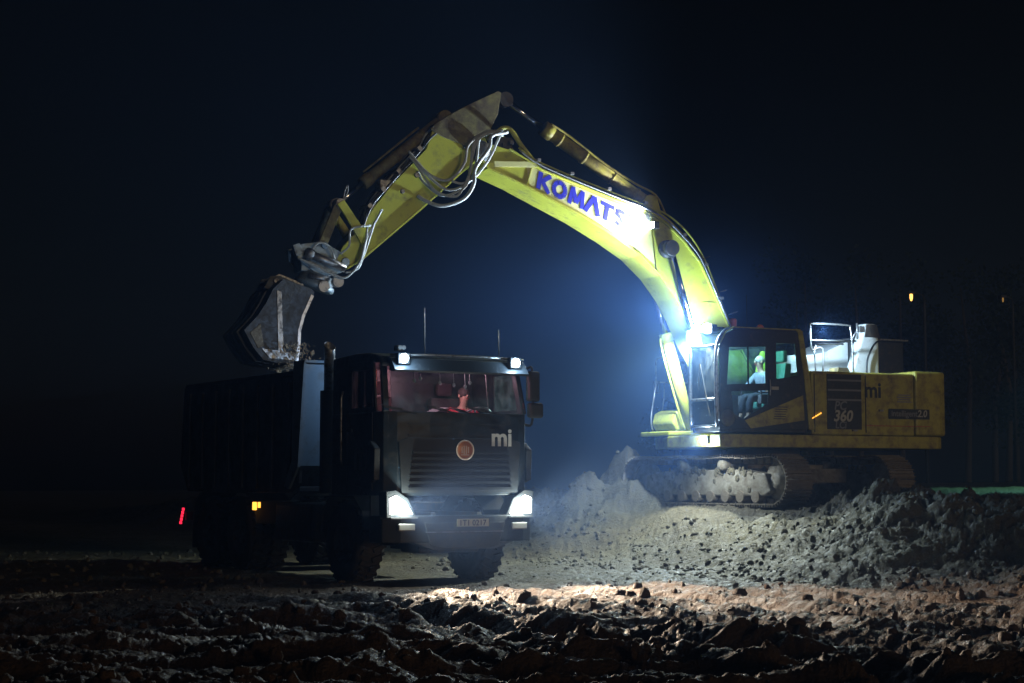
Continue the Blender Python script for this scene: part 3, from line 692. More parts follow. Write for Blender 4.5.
# --- hoses at the elbow
for k, ps in enumerate((
    [(5.95, .42, 6.90), (6.16, .5, 6.87), (6.48, .5, 6.7), (6.62, .52, 6.36), (6.66, .52, 6.08), (6.81, .5, 5.75), (6.98, .5, 5.6), (7.35, .46, 5.71), (7.64, .36, 6.14), (7.75, .28, 6.3)],
    [(5.95, .36, 6.86), (6.35, .45, 6.83), (6.67, .46, 6.58), (6.75, .46, 6.25), (6.96, .45, 5.97), (7.19, .44, 5.9), (7.48, .4, 6.04), (7.78, .3, 6.4)],
    [(5.9, .5, 6.88), (6.24, .55, 6.77), (6.3, .56, 6.54), (6.57, .55, 6.15), (6.6, .55, 5.87), (6.74, .54, 5.62), (6.97, .52, 5.48), (7.23, .48, 5.42), (7.46, .38, 5.50), (7.6, .3, 5.6)],
    [(5.95, .4, 6.92), (6.3, .5, 6.84), (6.58, .52, 6.62), (6.64, .5, 6.2), (6.72, .5, 5.85), (6.9, .48, 5.70), (7.2, .44, 5.62), (7.5, .34, 5.85), (7.6, .29, 6.05)],
    [(5.9, .3, 6.85), (6.2, .4, 6.9), (6.42, .42, 6.75), (6.5, .44, 6.3), (6.62, .45, 5.95), (6.85, .45, 5.78), (7.1, .42, 5.74), (7.4, .36, 5.95), (7.62, .3, 6.2)],
    [(6.0, .45, 6.86), (6.1, .5, 6.7), (6.28, .52, 6.35), (6.55, .5, 6.0), (6.8, .48, 5.86), (7.0, .45, 5.9)])):
    MB().tube(smooth(ps, 7), .024 if k != 2 else .034, 9).build('elbow_hose', M['hose'], X)

# --- revolving frame, house, counterweight
fr = MB()
fr.prism([(1.62, -1.48), (1.62, -1.0), (1.95, -.45), (1.95, 1.46), (-3.2, 1.46), (-3.45, 1.25), (-3.55, .4), (-3.55, -.4), (-3.45, -1.25), (-3.2, -1.46)], 1.12, 1.36, axis='z')
fr.build('revolving_frame', M['yellow_side'], X, bevel=.03)
MB().prism([(1.95, -1.5), (1.95, -.4), (1.62, -.1), (.6, -.1), (.6, -1.5)], 1.37, 1.46, axis='z').build('front_deck', M['yellow'], X, bevel=.02)
sb = MB(); sb.prism([(.55, 1.462), (1.62, 1.462), (1.72, 1.62), (1.66, 1.84), (1.5, 1.90), (.55, 1.90)], -1.45, -.62); sb.build('step_box', M['yellow'], X, bevel=.05)
sl_ = MB(); sl_.b2(.9, 1.45, -1.43, -.9, 1.902, 1.915); sl_.build('tread_plate', M['dark'], X)
MB().prism([(1.0, -1.45), (1.72, -1.45), (1.72, -.5), (1.0, -.5)], 1.20, 1.3, axis='z') if False else None
MB().b2(-.08, .55, -1.45, -.55, 1.37, 2.45).build('fuel_tank', M['yellow'], X, bevel=.04)
MB().cyl((0, 0, .80), (0, 0, 1.12), .72, 40).build('swing_ring', M['dark'], X)
# left body panels
body = MB(); body.b2(-2.62, -.14, .45, 1.44, 1.37, 2.60); bo_ = body.build('engine_bay', M['yellow_side'], X, bevel=.03)
MB().b2(-2.62, -.1, -1.44, -.45, 1.37, 2.60).build('right_bay', M['yellow_side'], X, bevel=.03)
cw = MB(); cw.prism([(-2.64, -1.46), (-2.64, 1.46), (-3.25, 1.46), (-3.42, 1.40), (-3.54, 1.22), (-3.60, .7), (-3.62, 0), (-3.60, -.7), (-3.54, -1.22), (-3.42, -1.40), (-3.25, -1.46)], 1.375, 2.66, axis='z'); cw.build('counterweight', M['yellow_side'], X, bevel=.06)
# black louvre panel and details
gp = MB(); gp.b2(-1.32, -.50, 1.442, 1.452, 1.48, 2.55); gpo = gp.build('louvre_panel', M['black'], X)
for k, z in enumerate((2.43, 2.24, 2.05)): MB().box((-.91, 1.462, z), (.80, .012, .035)).build('louvre', M['dimprint'], gpo)
text('model_text', 'PC', .24, M['dimprint'], gpo, (-.66, 1.4535, 1.86), (-1, 0, 0), (0, 0, 1), .004, .002, .2)
text('model_text', '360', .30, M['greyprint'], gpo, (-.64, 1.4535, 1.64), (-1, 0, 0), (0, 0, 1), .008, .002, .2)
text('model_text', 'LCi', .19, M['dimprint'], gpo, (-.68, 1.4535, 1.50), (-1, 0, 0), (0, 0, 1), .004, .002, .1)
text('owner_text', 'mi', .42, M['black'], X, (-1.40, 1.4415, 2.12), (-1, 0, 0), (0, 0, 1), .012, .002)
dl = MB(); dl.b2(-2.98, -1.97, 1.461, 1.466, 1.70, 1.90); dlo = dl.build('control_label', M['black'], X)
text('label_text', 'intelligent', .165, M['dimprint'], dlo, (-2.03, 1.4665, 1.755), (-1, 0, 0), (0, 0, 1), .003, .002)
text('label_text', '2.0', .19, M['greyprint'], dlo, (-2.68, 1.4665, 1.75), (-1, 0, 0), (0, 0, 1), .004, .002, .15)
st_ = MB()
for k in range(4): st_.box((-2.36, 1.464, 2.04 + .045 * k), (.36 - .06 * (k % 2) , .006, .022))
st_.build('notice_sticker', M['dimprint'], X)
MB().b2(-3.0, -1.42, 1.461, 1.464, 1.555, 1.565).build('red_stripe', M['red'], X)
MB().box((-1.42, 1.455, 1.98), (.012, .01, 1.12)).build('panel_gap', M['black'], X)
MB().box((-.2, 1.455, 1.98), (.012, .01, 1.12)).build('panel_gap', M['black'], X)
hd = MB()
hd.box((-1.79, 1.455, 1.86), (.10, .03, .035)); hd.box((-1.14, 1.462, 1.46), (.12, .03, .03)); hd.build_each('door_catch', M['steel'], X)
MB().box((-3.12, 1.39, 1.90), (.05, .03, .26), Matrix.Rotation(R(-40), 3, 'Z')).build('side_reflector', M['greyprint'], X)
# reflective strip by the cab, shining by its own amber emission
MB().bar((-.14, 1.452, 1.68), (-.36, 1.452, 1.79), .006, .018, (0, 0, 1)).build('side_glow_strip', M['E_amber'], X)
# engine hood on top
hdp = [(-.3, 2.61), (-.3, 2.98), (-1.15, 3.03), (-1.5, 3.10), (-1.95, 3.30), (-2.05, 3.32), (-2.05, 2.61)]
MB().prism(hdp, -1.15, .10).build('sloping_hood', M['hoodwhite'], X, bevel=.02)
MB().b2(-3.32, -2.06, -1.15, .30, 2.665, 3.36).build('engine_hood', M['black'], X, bevel=.04)
MB().b2(-3.40, -2.02, -1.18, .34, 3.362, 3.39).build('hood_lid', M['steel'], X)
MB().prism([(-1.75, 2.61), (-2.0, 3.34), (-2.1, 3.66), (-2.35, 3.66), (-2.42, 3.34), (-2.42, 2.61)], .36, .62).build('air_cleaner_cover', M['hoodwhite'], X, bevel=.03)
MB().prism([(-2.06, 3.38), (-2.1, 3.64), (-2.36, 3.64), (-2.44, 3.38)], .625, .64).build('mesh_screen', M['dark'], X)
MB().tube(smooth([(-2.42, .68, 3.30), (-2.3, .70, 3.28), (-2.18, .7, 3.15), (-2.06, .7, 2.9), (-2.04, .7, 2.62)], 5), .02, 8).build('bent_pipe', M['black'], X)
MB().prism([(-.95, 2.602), (-.98, 2.70), (-1.2, 2.70), (-1.26, 2.602)], .9, 1.2).build('filler_cover', M['mudyellow'], X)
# handrails on the body
hr = MB(); Y1 = .95
hr.tube(smooth([(-.55, Y1, 3.02), (-.5, Y1, 3.15), (-.5, Y1, 3.5), (-.56, Y1, 3.57), (-1.38, Y1, 3.57), (-1.46, Y1, 3.5), (-1.5, Y1, 3.2), (-1.52, Y1, 2.62)], 4), .02, 8)
hr.tube(smooth([(-.78, Y1, 2.62), (-.8, Y1, 3.0), (-.72, Y1, 3.1), (-.55, Y1, 3.04)], 4), .02, 8)
hr.tube([(-.52, Y1, 3.24), (-1.6, Y1, 3.26)], .016, 8)
hr.tube(smooth([(-.72, .8, 2.62), (-.7, .8, 3.05), (-.82, .8, 3.18), (-1.4, .8, 3.2)], 4), .016, 8)
hr.build('handrail', M['steel'], X)
ca = MB(); ca.b2(-1.78, -1.66, .9, 1.0, 3.44, 3.56); ca.cyl((-1.63, .95, 3.3), (-1.63, .95, 3.62), .025); ca.tube([(-1.5, .95, 3.3), (-1.6, .95, 3.44), (-1.7, .95, 3.5)], .02); ca.build('rear_camera', M['steel'], X)
an = MB(); an.cyl((.0, 1.2, 3.33), (.0, 1.2, 3.95), .008, 6); an.cyl((-.25, -.9, 2.6), (-.25, -.9, 4.3), .008, 6); an.build_each('aerial', M['dark'], X)
bc_ = MB(); bc_.cyl((.55, .75, 3.36), (.55, .75, 3.42), .05); bc_.sph((.55, .75, 3.45), .075, 10, (1, 1, 1)); bc_.build('beacon', M['orange'], X)
bc_ = MB(); bc_.cyl((.55, -.2, 2.6), (.55, -.2, 3.55), .02); bc_.lathe([(0, 0), (.07, 0), (.08, .14), (.05, .17), (0, .17)], (.55, -.2, 3.55), (0, 0, 1), 14); bc_.build('beacon', M['orange'], X)
# right-hand handrail and mirror stay
hr = MB(); Y2 = -1.42
hr.tube(smooth([(1.70, Y2, 1.5), (1.74, Y2, 1.75), (1.62, Y2, 2.47), (1.62, Y2, 2.85), (1.52, Y2, 2.98), (.95, Y2, 3.0), (.85, Y2, 2.9), (.84, Y2, 1.92)], 4), .02, 8)
hr.tube([(1.62, Y2, 2.48), (.84, Y2, 2.48)], .014, 8)
hr.tube(smooth([(1.45, Y2 + .05, 2.46), (1.46, Y2 + .05, 2.2), (1.5, Y2 + .05, 1.92)], 3), .014, 8)
hr.build('handrail', M['steel'], X)
mi_ = MB(); mi_.box((1.56, -1.5, 2.38), (.05, .2, .26)); mi_.build('mirror', M['black'], X, bevel=.015)

# --- cab
cabp = [(1.95, 1.46), (-.07, 1.46), (.02, 2.4), (.16, 3.33), (1.62, 3.33), (1.80, 3.24), (1.93, 3.0)]
w1 = [(1.72, 2.99), (.90, 3.03), (.90, 2.33), (1.78, 2.29)]
w3 = [(.66, 3.10), (.22, 3.11), (.16, 2.49), (.66, 2.42)]
w2 = [(1.68, 2.16), (.84, 2.20), (.85, 1.95), (1.42, 1.64), (1.64, 1.76)]
def yz(pts): return pts
cab = MB(); cab.prism(cabp, 1.40, 1.44, holes=(w1, w2, w3))
cab.prism(cabp, .42, .46, holes=([(1.75, 3.02), (.3, 3.08), (.2, 2.2), (1.8, 2.1)],))
# floor, roof, rear wall
cab.b2(-.05, 1.93, .461, 1.399, 1.40, 1.50)
cab.b2(.16, 1.62, .43, 1.43, 3.332, 3.39)
cab.prism([(.46, 1.5), (1.39, 1.5), (1.39, 2.3), (.46, 2.3)], -.06, -.02, axis='x'); cab.b2(.1, .16, .461, 1.399, 3.15, 3.33)
cabo = cab.build('cab', M['black'], X, bevel=.008)
# pillars and front frame
pf = MB()
for yy in (.48, 1.38): pf.tube(smooth([(1.97, yy, 1.50), (1.99, yy, 2.3), (1.96, yy, 3.0), (1.82, yy, 3.27), (1.62, yy, 3.36)], 4), .035, 8)
for z, x in ((1.52, 1.97), (2.02, 1.985), (3.03, 1.955)): pf.tube([(x, .48, z), (x, 1.38, z)], .028, 8)
pf.build('windscreen_frame', M['steel'], cabo)
rp = MB(); rp.prism([(-.07, 1.46), (-.2, 1.46), (-.1, 2.5), (.05, 3.36), (.2, 3.40), (.2, 3.36), (.16, 3.33), (.02, 2.4)], 1.36, 1.455); rp.build('rear_pillar', M['yellow_side'], cabo, bevel=.01)
rt = MB(); rt.ribbon([(.1, 3.375), (1.62, 3.375), (1.80, 3.28), (1.95, 3.02)], 1.36, 1.455, .02); rt.build('roof_trim', M['yellow_side'], cabo)
def pane(loop, y, name='side_window', par=None):
    return MB().prism(loop, y, y + .006).build(name, M['glass'], par or cabo)
pane(w1, 1.415); pane(w2, 1.415); pane(w3, 1.415); pane([(1.75, 3.02), (.3, 3.08), (.2, 2.2), (1.8, 2.1)], .437)
wd = MB(); wd.prism([(.48, 1.53), (1.38, 1.53), (1.38, 3.02), (.48, 3.02)], 1.966, 1.972, axis='x'); wd.build('windscreen', M['glasst'], cabo)
MB().box((1.30, 1.43, 2.66), (.02, .03, .72)).build('window_divider', M['black'], cabo)
sw = MB(); sw.prism([(1.40, 1.62), (.06, 2.12), (.03, 1.64), (1.26, 1.47)], 1.4405, 1.452); swo = sw.build('door_panel', M['yellow_side'], cabo, bevel=.01)
for k in range(6): MB().box((.62 - .012 * k, 1.456, 1.66 + k * .045), (.26, .008, .014)).build('vent_slot', M['black'], swo)
MB().bar((.82, 1.456, 1.72), (.90, 1.456, 1.62), .006, .16).build('panel_seam', M['black'], swo) if False else None
MB().lathe([(0, 0), (.16, 0), (.15, .03), (0, .035)], (1.78, 1.44, 1.66), (0, 1, 0), 24).build('door_stop_cover', M['mudyellow'], cabo)
dh = MB(); dh.box((.72, 1.46, 2.24), (.16, .04, .06)); dh.tube([(.84, 1.48, 2.1), (.84, 1.5, 2.25), (.84, 1.48, 2.4)], .012, 6); dh.build('door_handle', M['greyprint'], cabo)
hg = MB(); hg.tube(smooth([(1.98, 1.48, 1.6), (2.03, 1.52, 1.9), (2.03, 1.52, 2.7), (1.98, 1.48, 2.95)], 4), .014, 8); hg.build('grab_rail', M['steel'], cabo)
wp = MB(); wp.bar((2.01, 1.2, 1.7), (2.0, .85, 2.7), .02, .02); wp.bar((2.01, .85, 2.7), (2.01, .8, 2.2), .015, .02); wp.build('wiper', M['black'], cabo)
# lamps on the cab front
rl = MB(); rl.b2(1.80, 1.92, .50, .80, 3.30, 3.44); rl.b2(1.80, 1.92, .86, 1.16, 3.30, 3.44); rl.b2(1.6, 1.82, .55, 1.1, 3.37, 3.40); rlo = rl.build('roof_lamp', M['black'], cabo, bevel=.012)
e_ = MB(); e_.sph((1.93, .65, 3.37), .11, 14, (.7, 1.1, .7)); e_.sph((1.93, 1.01, 3.37), .12, 14, (.9, 1.1, .8)); e_.build_each('lamp_lens', M['E_cool'], rlo)
dk = MB(); dk.b2(1.90, 2.0, .86, 1.08, 1.18, 1.33); dko = dk.build('deck_lamp', M['black'], X, bevel=.012)
MB().sph((2.0, .97, 1.255), .085, 14).build('lamp_lens', M['E_cool'], dko)
# interior
se = MB(); se.b2(.30, .82, .66, 1.22, 1.86, 2.0); se.prism([(.22, 1.9), (.40, 1.95), (.28, 2.75), (.14, 2.75)], .68, 1.20); se.b2(.14, .26, .8, 1.08, 2.78, 3.0); se.b2(.35, .75, .75, 1.12, 1.50, 1.86); se.build('operator_seat', M['teal'], cabo, bevel=.03)
cs = MB()
for yy in (.60, 1.28): cs.b2(.5, .95, yy - .06, yy + .06, 1.95, 2.12); cs.tube([(.9, yy, 2.12), (.92, yy, 2.28)], .018); cs.sph((.92, yy, 2.30), .03, 8)
cs.b2(1.62, 1.72, .50, .72, 2.05, 2.3); cs.tube([(1.65, .6, 1.5), (1.65, .6, 2.1)], .02); cs.build_each('control_console', M['interior'], cabo, bevel=.01)
MB().prism([(1.5, 1.52), (1.72, 1.52), (1.66, 2.1), (1.54, 2.1)], .50, 1.36).build('floor_mat_stand', M['teal'], cabo) if False else None
ja = MB(); ja.prism([(.2, 2.45), (.55, 2.4), (.5, 2.75), (.40, 3.02), (.26, 3.02)], .50, .60); ja = ja.build('hiviz_vest', M['hiviz'], None, bevel=.03)
ja.location = X.location; ja.rotation_euler = X.rotation_euler
tag(ja, 'yellow green high visibility vest hanging behind the excavator operator', 'vest')
# track group
TRK = empty('undercarriage', (-.0, 0, 0), R(-56) - EX_R, X)
def stadium(L, r, n):
    per = 2 * L + 2 * math.pi * r; out = []
    for i in range(n):
        s = per * i / n
        if s < L: x = -L / 2 + s; z = 2 * r; tx, tz = 1, 0
        elif s < L + math.pi * r: a = (s - L) / r; x = L / 2 + r * math.sin(a); z = r + r * math.cos(a); tx, tz = math.cos(a), -math.sin(a)
        elif s < 2 * L + math.pi * r: x = L / 2 - (s - L - math.pi * r); z = 0; tx, tz = -1, 0
        else: a = (s - 2 * L - math.pi * r) / r; x = -L / 2 - r * math.sin(a); z = r - r * math.cos(a); tx, tz = -math.cos(a), math.sin(a)
        out.append((x, z, tx, tz))
    return out
for sg in (-1, 1):
    cy = sg * 1.34; hw = .33
    tk = MB()
    for (x, z, tx, tz) in stadium(3.95, .44, 52):
        nx, nz = -tz, tx
        if z > .8: z -= .04 * math.sin(math.pi * (x + 2) / 4 * 3) ** 2 * .6
        z += .05; p = Vector((x, cy, z)); Rm = Matrix(((tx, 0, nx), (0, 1, 0), (tz, 0, nz)))
        tk.box(p, (.19, hw * 2, .025), Rm); 
        for o_ in (-.07, 0, .065): tk.box(p + Vector((tx * o_ + nx * .03, 0, tz * o_ + nz * .03)), (.018, hw * 2 - .005, .05), Rm)
        tk.box(p - Vector((nx * .06, 0, nz * .06)), (.15, .22, .09), Rm)
    tk.build('crawler_track', M['track'], TRK)
    f = MB(); f.prism([(-1.9, .28), (-1.75, .62), (-.9, .70), (.9, .70), (1.75, .62), (1.9, .28), (1.7, .20), (-1.7, .20)], cy - .22, cy + .22); f.build('track_frame', M['trackframe'], TRK, bevel=.03)
    for sx, nm in ((-1, 'idler_wheel'), (1, 'drive_sprocket')):
        g = MB(); g.lathe([(0, -.12), (.14, -.16), (.16, -.08), (.34, -.06), (.375, -.05), (.375, .05), (.34, .06), (.16, .08), (.14, .16), (0, .17)], (sx * 1.97, cy, .49), (0, 1, 0), 28); g.build(nm, M['trackframe'], TRK)
    for k in range(8):
        g = MB(); x = -1.5 + k * 3.0 / 7; g.cyl((x, cy - .25, .19), (x, cy + .25, .19), .11, 16); g.build('track_roller', M['track'], TRK)
    for x in (-.6, .6):
        g = MB(); g.lathe([(0, -.3), (.10, -.3), (.10, .3), (0, .3)], (x, cy, .78), (0, 1, 0), 20); g.build('carrier_roller', M['trackframe'], TRK)
    # mud packed on the frame's outer face
    mdm = MB()
    for k in range(110):
        x = random.uniform(-1.7, 1.6); s_ = random.choice((-1, 1)); z = .62 + .1 * random.random() if random.random() < .6 else random.uniform(.3, .7)
        mdm.sph((x, cy + s_ * .215, z), random.uniform(.02, .06), 7, (1.3, .45, 1.5))
    tag(mdm.build('caked_mud', M['mud'], TRK), kind='stuff')
cbm = MB(); cbm.b2(-.6, .6, -1.15, 1.15, .42, .80); cbm.prism([(-1.2, -1.15), (-.6, -.4), (-.6, .4), (-1.2, 1.15), (-.8, 1.15), (0, .5), (.8, 1.15), (1.2, 1.15), (.6, .4), (.6, -.4), (1.2, -1.15), (.8, -1.15), (0, -.5), (-.8, -1.15)], .45, .72, axis='z'); cbm.build('centre_frame', M['trackframe'], TRK)

# operator
XO = Vector(X.location); c, s_ = math.cos(EX_R), math.sin(EX_R)
def exw(p): return (XO.x + p[0] * c - p[1] * s_, XO.y + p[0] * s_ + p[1] * c, XO.z + p[2])
person(exw((.56, .94, 2.0)), EX_R, [(.40, .33, .30), (.40, -.33, .30)], M['shirt'], M['hair'], 'excavator operator in pale blue shirt seated at the controls in the cab', lean=.08)

# ------------------------------------------------------------------ truck
T = empty('tipper_truck', (TR_O[0], TR_O[1], 0), TR_R)
tag(T, 'dark tipper truck with headlights on being loaded under the excavator bucket', 'truck')
plan = [(-.30, -1.22), (-.12, -1.17), (-.02, -1.0), (.02, -.5), (.03, 0), (.02, .5), (-.02, 1.0), (-.12, 1.17), (-.30, 1.22), (-1.72, 1.22), (-1.72, -1.22)]
def inset(pl, k): return [(-.86 + (p[0] + .86) * (1 - k / .86), p[1] * (1 - k / 1.22)) for p in pl]
cabw = MB(); cabw.prism(plan, 1.28, 2.47, holes=(inset(plan, .05),), axis='z'); cabw.prism(inset(plan, .052), 1.40, 1.46, axis='z')
co = cabw.build('cab', M['truck'], T, bevel=.012)
# upper: A pillars, sides, roof
up = MB()
for sg in (-1, 1):
    up.bar((-.13, sg * 1.13, 2.46), (-.30, sg * 1.09, 3.16), .09, .10)
    y0, y1 = (1.17, 1.21) if sg > 0 else (-1.21, -1.17)
    up.prism([(-.28, 2.46), (-1.72, 2.46), (-1.72, 3.2), (-.38, 3.2)], y0, y1, holes=([(-.36, 2.54), (-.46, 3.08), (-1.08, 3.08), (-1.08, 2.54)],))
up.b2(-1.72, -1.67, -1.16, 1.16, 2.46, 3.2)
up.build('cab_upper', M['truck'], co, bevel=.01)
rf = MB(); rf.prism([(-.14, 3.10), (-.10, 3.16), (-.22, 3.26), (-.5, 3.32), (-1.0, 3.335), (-1.75, 3.30), (-1.75, 3.17), (-.22, 3.17)], -1.2, 1.2); rf.build('roof', M['truck'], co, bevel=.03)
vz = MB(); vz.prism([(-.02, 3.04), (.12, 3.02), (.14, 3.05), (.0, 3.22), (-.10, 3.24)], -1.12, 1.08); vz.build('sun_visor', mat('grey_visor', (.04, .048, .056), .35, spec=.5), co)
vb_ = MB(); vb_.tube([(-.06, -1.1, 3.27), (.0, -.4, 3.285), (.0, .4, 3.285), (-.06, 1.1, 3.27)], .018, 8); vb_.build('roof_bar', M['steel'], co)
ws = MB(); ws.add([(.0, -1.10, 2.46), (.0, 1.10, 2.46), (-.17, 1.05, 3.14), (-.17, -1.05, 3.14), (-.006, -1.10, 2.46), (-.006, 1.10, 2.46), (-.176, 1.05, 3.14), (-.176, -1.05, 3.14)], [(0, 1, 2, 3), (7, 6, 5, 4), (0, 4, 5, 1), (1, 5, 6, 2), (2, 6, 7, 3), (3, 7, 4, 0)]); ws.build('windscreen', M['glasst'], co)
for sg in (-1, 1): MB().prism([(-.36, 2.54), (-.46, 3.08), (-1.08, 3.08), (-1.08, 2.54)], sg * 1.19 - .003, sg * 1.19 + .003).build('side_window', M['glass'], co)
wp = MB()
for yy in (-.7, .05, .7): wp.bar((.04, yy, 2.44), (.035, yy - .55, 2.53), .018, .018); wp.bar((.045, yy - .25, 2.50), (.03, yy - .62, 2.56), .012, .012)
wp.build('wiper', M['black'], co)
# front panel steps and grille slats
for k, z in enumerate((2.30, 2.14)): MB().box((.022, 0, z), (.012, 1.7, .012)).build('panel_crease', M['trim'], co)
fp = MB(); fp.prism([(-.95, 1.32), (-1.0, 2.04), (-.85, 2.10), (.85, 2.10), (1.0, 2.04), (.95, 1.32)], .022, .032, axis='x'); fpo = fp.build('front_flap', M['trim'], co, bevel=.01)
for k in range(7): MB().box((.045, 0, 1.38 + k * .085), (.03, 1.7 - .02 * k, .035)).build('grille_slat', M['slat'], fpo)
em = MB(); em.lathe([(0, 0), (.13, 0), (.13, .03), (.12, .035), (0, .035)], (.045, .04, 1.93), (1, 0, 0), 30); emo = em.build('round_badge', M['bronze'], co)
em = MB(); em.lathe([(.125, .034), (.145, .034), (.145, .045), (.125, .045)], (.045, .04, 1.93), (1, 0, 0), 30)
for yy, h in ((-.05, .09), (-.015, .12), (.02, .12), (.055, .09)): em.box((.0835, .04 + yy, 1.93), (.006, .014, h))
em.box((.0835, .04, 1.86), (.0052, .13, .014)); em.build('badge_mark', M['cream'], emo)
text('owner_text', 'mi', .36, M['white'], co, (.034, .50, 2.0), (0, 1, 0), (0, 0, 1), .010, .002)
text('owner_text', 'mi', .62, M['dimprint'], co, (-.98, -1.2215, 1.66), (1, 0, 0), (0, 0, 1), .012, .002)
# door lines, handle, steps on both sides
for sg in (-1, 1):
    dr = MB()
    for a, b in (((-.36, 1.35), (-.36, 2.46)), ((-1.2, 1.45), (-1.2, 2.46)), ((-.36, 1.35), (-1.2, 1.45))): dr.bar((a[0], sg * 1.222, a[1]), (b[0], sg * 1.222, b[1]), .008, .014, (0, sg, 0))
    dro = dr.build('door_seam', M['black'], co)
    MB().box((-1.08, sg * 1.235, 2.22), (.16, .03, .05)).build('door_handle', M['trim'], co, bevel=.008)
    gr = MB(); gr.tube([(-1.28, sg * 1.25, 1.7), (-1.28, sg * 1.28, 1.8), (-1.28, sg * 1.28, 2.7), (-1.28, sg * 1.25, 2.8)], .018, 8); gr.build('grab_rail', M['steel'], co)
    st = MB(); st.b2(-.42, -.08, sg * 1.0, sg * 1.22, .62, .68); st.b2(-.42, -.1, sg * 1.0, sg * 1.22, .95, .99); st.b2(-.44, -.40, sg * 1.0, sg * 1.22, .62, 1.28); st.build('entry_step', M['trim'], T)
    # side moulding lit by the sun of lamps behind
    MB().prism([(-.15, 1.50), (-.13, 1.95), (-.3, 2.06), (-.32, 1.45)], sg * 1.21, sg * 1.30).build('air_deflector', M['trim'], co, bevel=.02)
# wing mirror pair on the driver's side
ms = MB(); ms.tube(smooth([(-.30, 1.14, 3.10), (-.33, 1.34, 3.17), (-.33, 1.43, 3.12), (-.33, 1.43, 2.4), (-.36, 1.34, 2.32), (-.38, 1.2, 2.38)], 4), .02, 8); mso = ms.build('mirror_arm', M['trim'], co)
m1 = MB(); m1.box((-.31, 1.43, 2.90), (.12, .20, .46)); m1o = m1.build('mirror_housing', M['trim'], mso, bevel=.04)
m2 = MB(); m2.box((-.30, 1.46, 2.54), (.12, .25, .23)); m2.build('mirror_housing', M['trim'], mso, bevel=.04)
MB().box((-.372, 1.43, 2.90), (.003, .17, .40)).build('mirror_glass', M['chrome'], m1o)
# curtains / items seen in the side window, dash, seats
for x0 in (-.50, -.74):
    cu = MB()
    for k in range(4): cu.cyl((x0 - .05 * k, -1.12, 2.48), (x0 - .05 * k, -1.12, 3.08), .03, 8)
    cu.build('side_curtain', M['curtain'], co)
ds = MB(); ds.prism([(-.08, 2.30), (-.08, 2.44), (-.45, 2.44), (-.6, 2.2), (-.5, 1.9), (-.08, 1.9)], -1.12, 1.12); ds.build('dashboard', M['interior'], co, bevel=.02)
for yy in (-.58, .58):
    se = MB(); se.b2(-1.5, -.95, yy - .26, yy + .26, 1.95, 2.1); se.b2(-1.62, -1.48, yy - .25, yy + .25, 2.0, 2.75); se.b2(-1.6, -1.5, yy - .13, yy + .13, 2.78, 2.98); se.b2(-1.4, -1.05, yy - .2, yy + .2, 1.46, 1.95); se.build('cab_seat', M['seat'], co, bevel=.03)
sw = MB(); cpt = Vector((-.60, .60, 2.44)); ax = Vector((-.55, 0, .83)).normalized(); u = Vector((0, 1, 0)); w = ax.cross(u)
sw.tube([cpt + (u * math.cos(a) + w * math.sin(a)) * .23 for a in [2 * math.pi * k / 28 for k in range(28)]], .017, 8, closed=True)
for a in (0, 2.1, 4.2): sw.tube([cpt - ax * .03, cpt + (u * math.cos(a) + w * math.sin(a)) * .23], .014, 6)
sw.tube([cpt, cpt - ax * .35], .03, 8); sw.build('steering_wheel', M['steel'], co)
# dashboard clutter and danglers
def pap(name, pts, z, m, lab, cat):
    g = MB(); n = len(pts); g.prism(pts, z, z + .012, axis='z'); o = g.build(name, m); o.location = T.location; o.rotation_euler = T.rotation_euler; tag(o, lab, cat); return o
g = MB(); K = 13; prof_ = []
vs = []; fs = []
for i in range(K):
    a = i / (K - 1); y = -1.0 + 1.5 * a; z = 2.448 + .10 * math.exp(-((a - .62) / .16) ** 2) + .012 * math.sin(i * 2.3)
    vs += [(-.10, y, z), (-.38, y, z + .015), (-.10, y, z - .004), (-.38, y, z + .011)]
for i in range(K - 1):
    b = i * 4; fs += [(b, b + 1, b + 5, b + 4), (b + 2, b + 6, b + 7, b + 3)]
g.add(vs, fs, True); o = g.build('crumpled_cloth', M['paper'], weld=False); o.location = T.location; o.rotation_euler = T.rotation_euler
tag(o, 'crumpled pale cloth and papers lying along the truck dashboard behind the windscreen', 'cloth')
g = MB()
for yy, l in ((-.62, .20), (-.52, .16), (-.2, .22), (.03, .24), (.22, .26), (.30, .2)):
    g.tube([(-.26, yy, 3.12), (-.255, yy + .01, 3.12 - l)], .006, 6); g.sph((-.255, yy + .01, 3.12 - l), .028, 8, (.6, 1, 1.2))
g.build('hanging_trinkets', M['paper'], co)
g = MB(); g.bar((-.24, .62, 2.46), (-.30, .60, 3.1), .015, .015); g.build('aerial_cable', M['steel'], co)
TO = Vector(T.location); tcx, tsx = math.cos(TR_R), math.sin(TR_R)
def trw(p): return (TO.x + p[0] * tcx - p[1] * tsx, TO.y + p[0] * tsx + p[1] * tcx, TO.z + p[2])
person(trw((-1.12, .60, 2.00)), TR_R, [(.50, .17, .42), (.50, -.17, .42)], M['red'], M['hairdark'], 'truck driver in a red top behind the steering wheel', lean=.10)
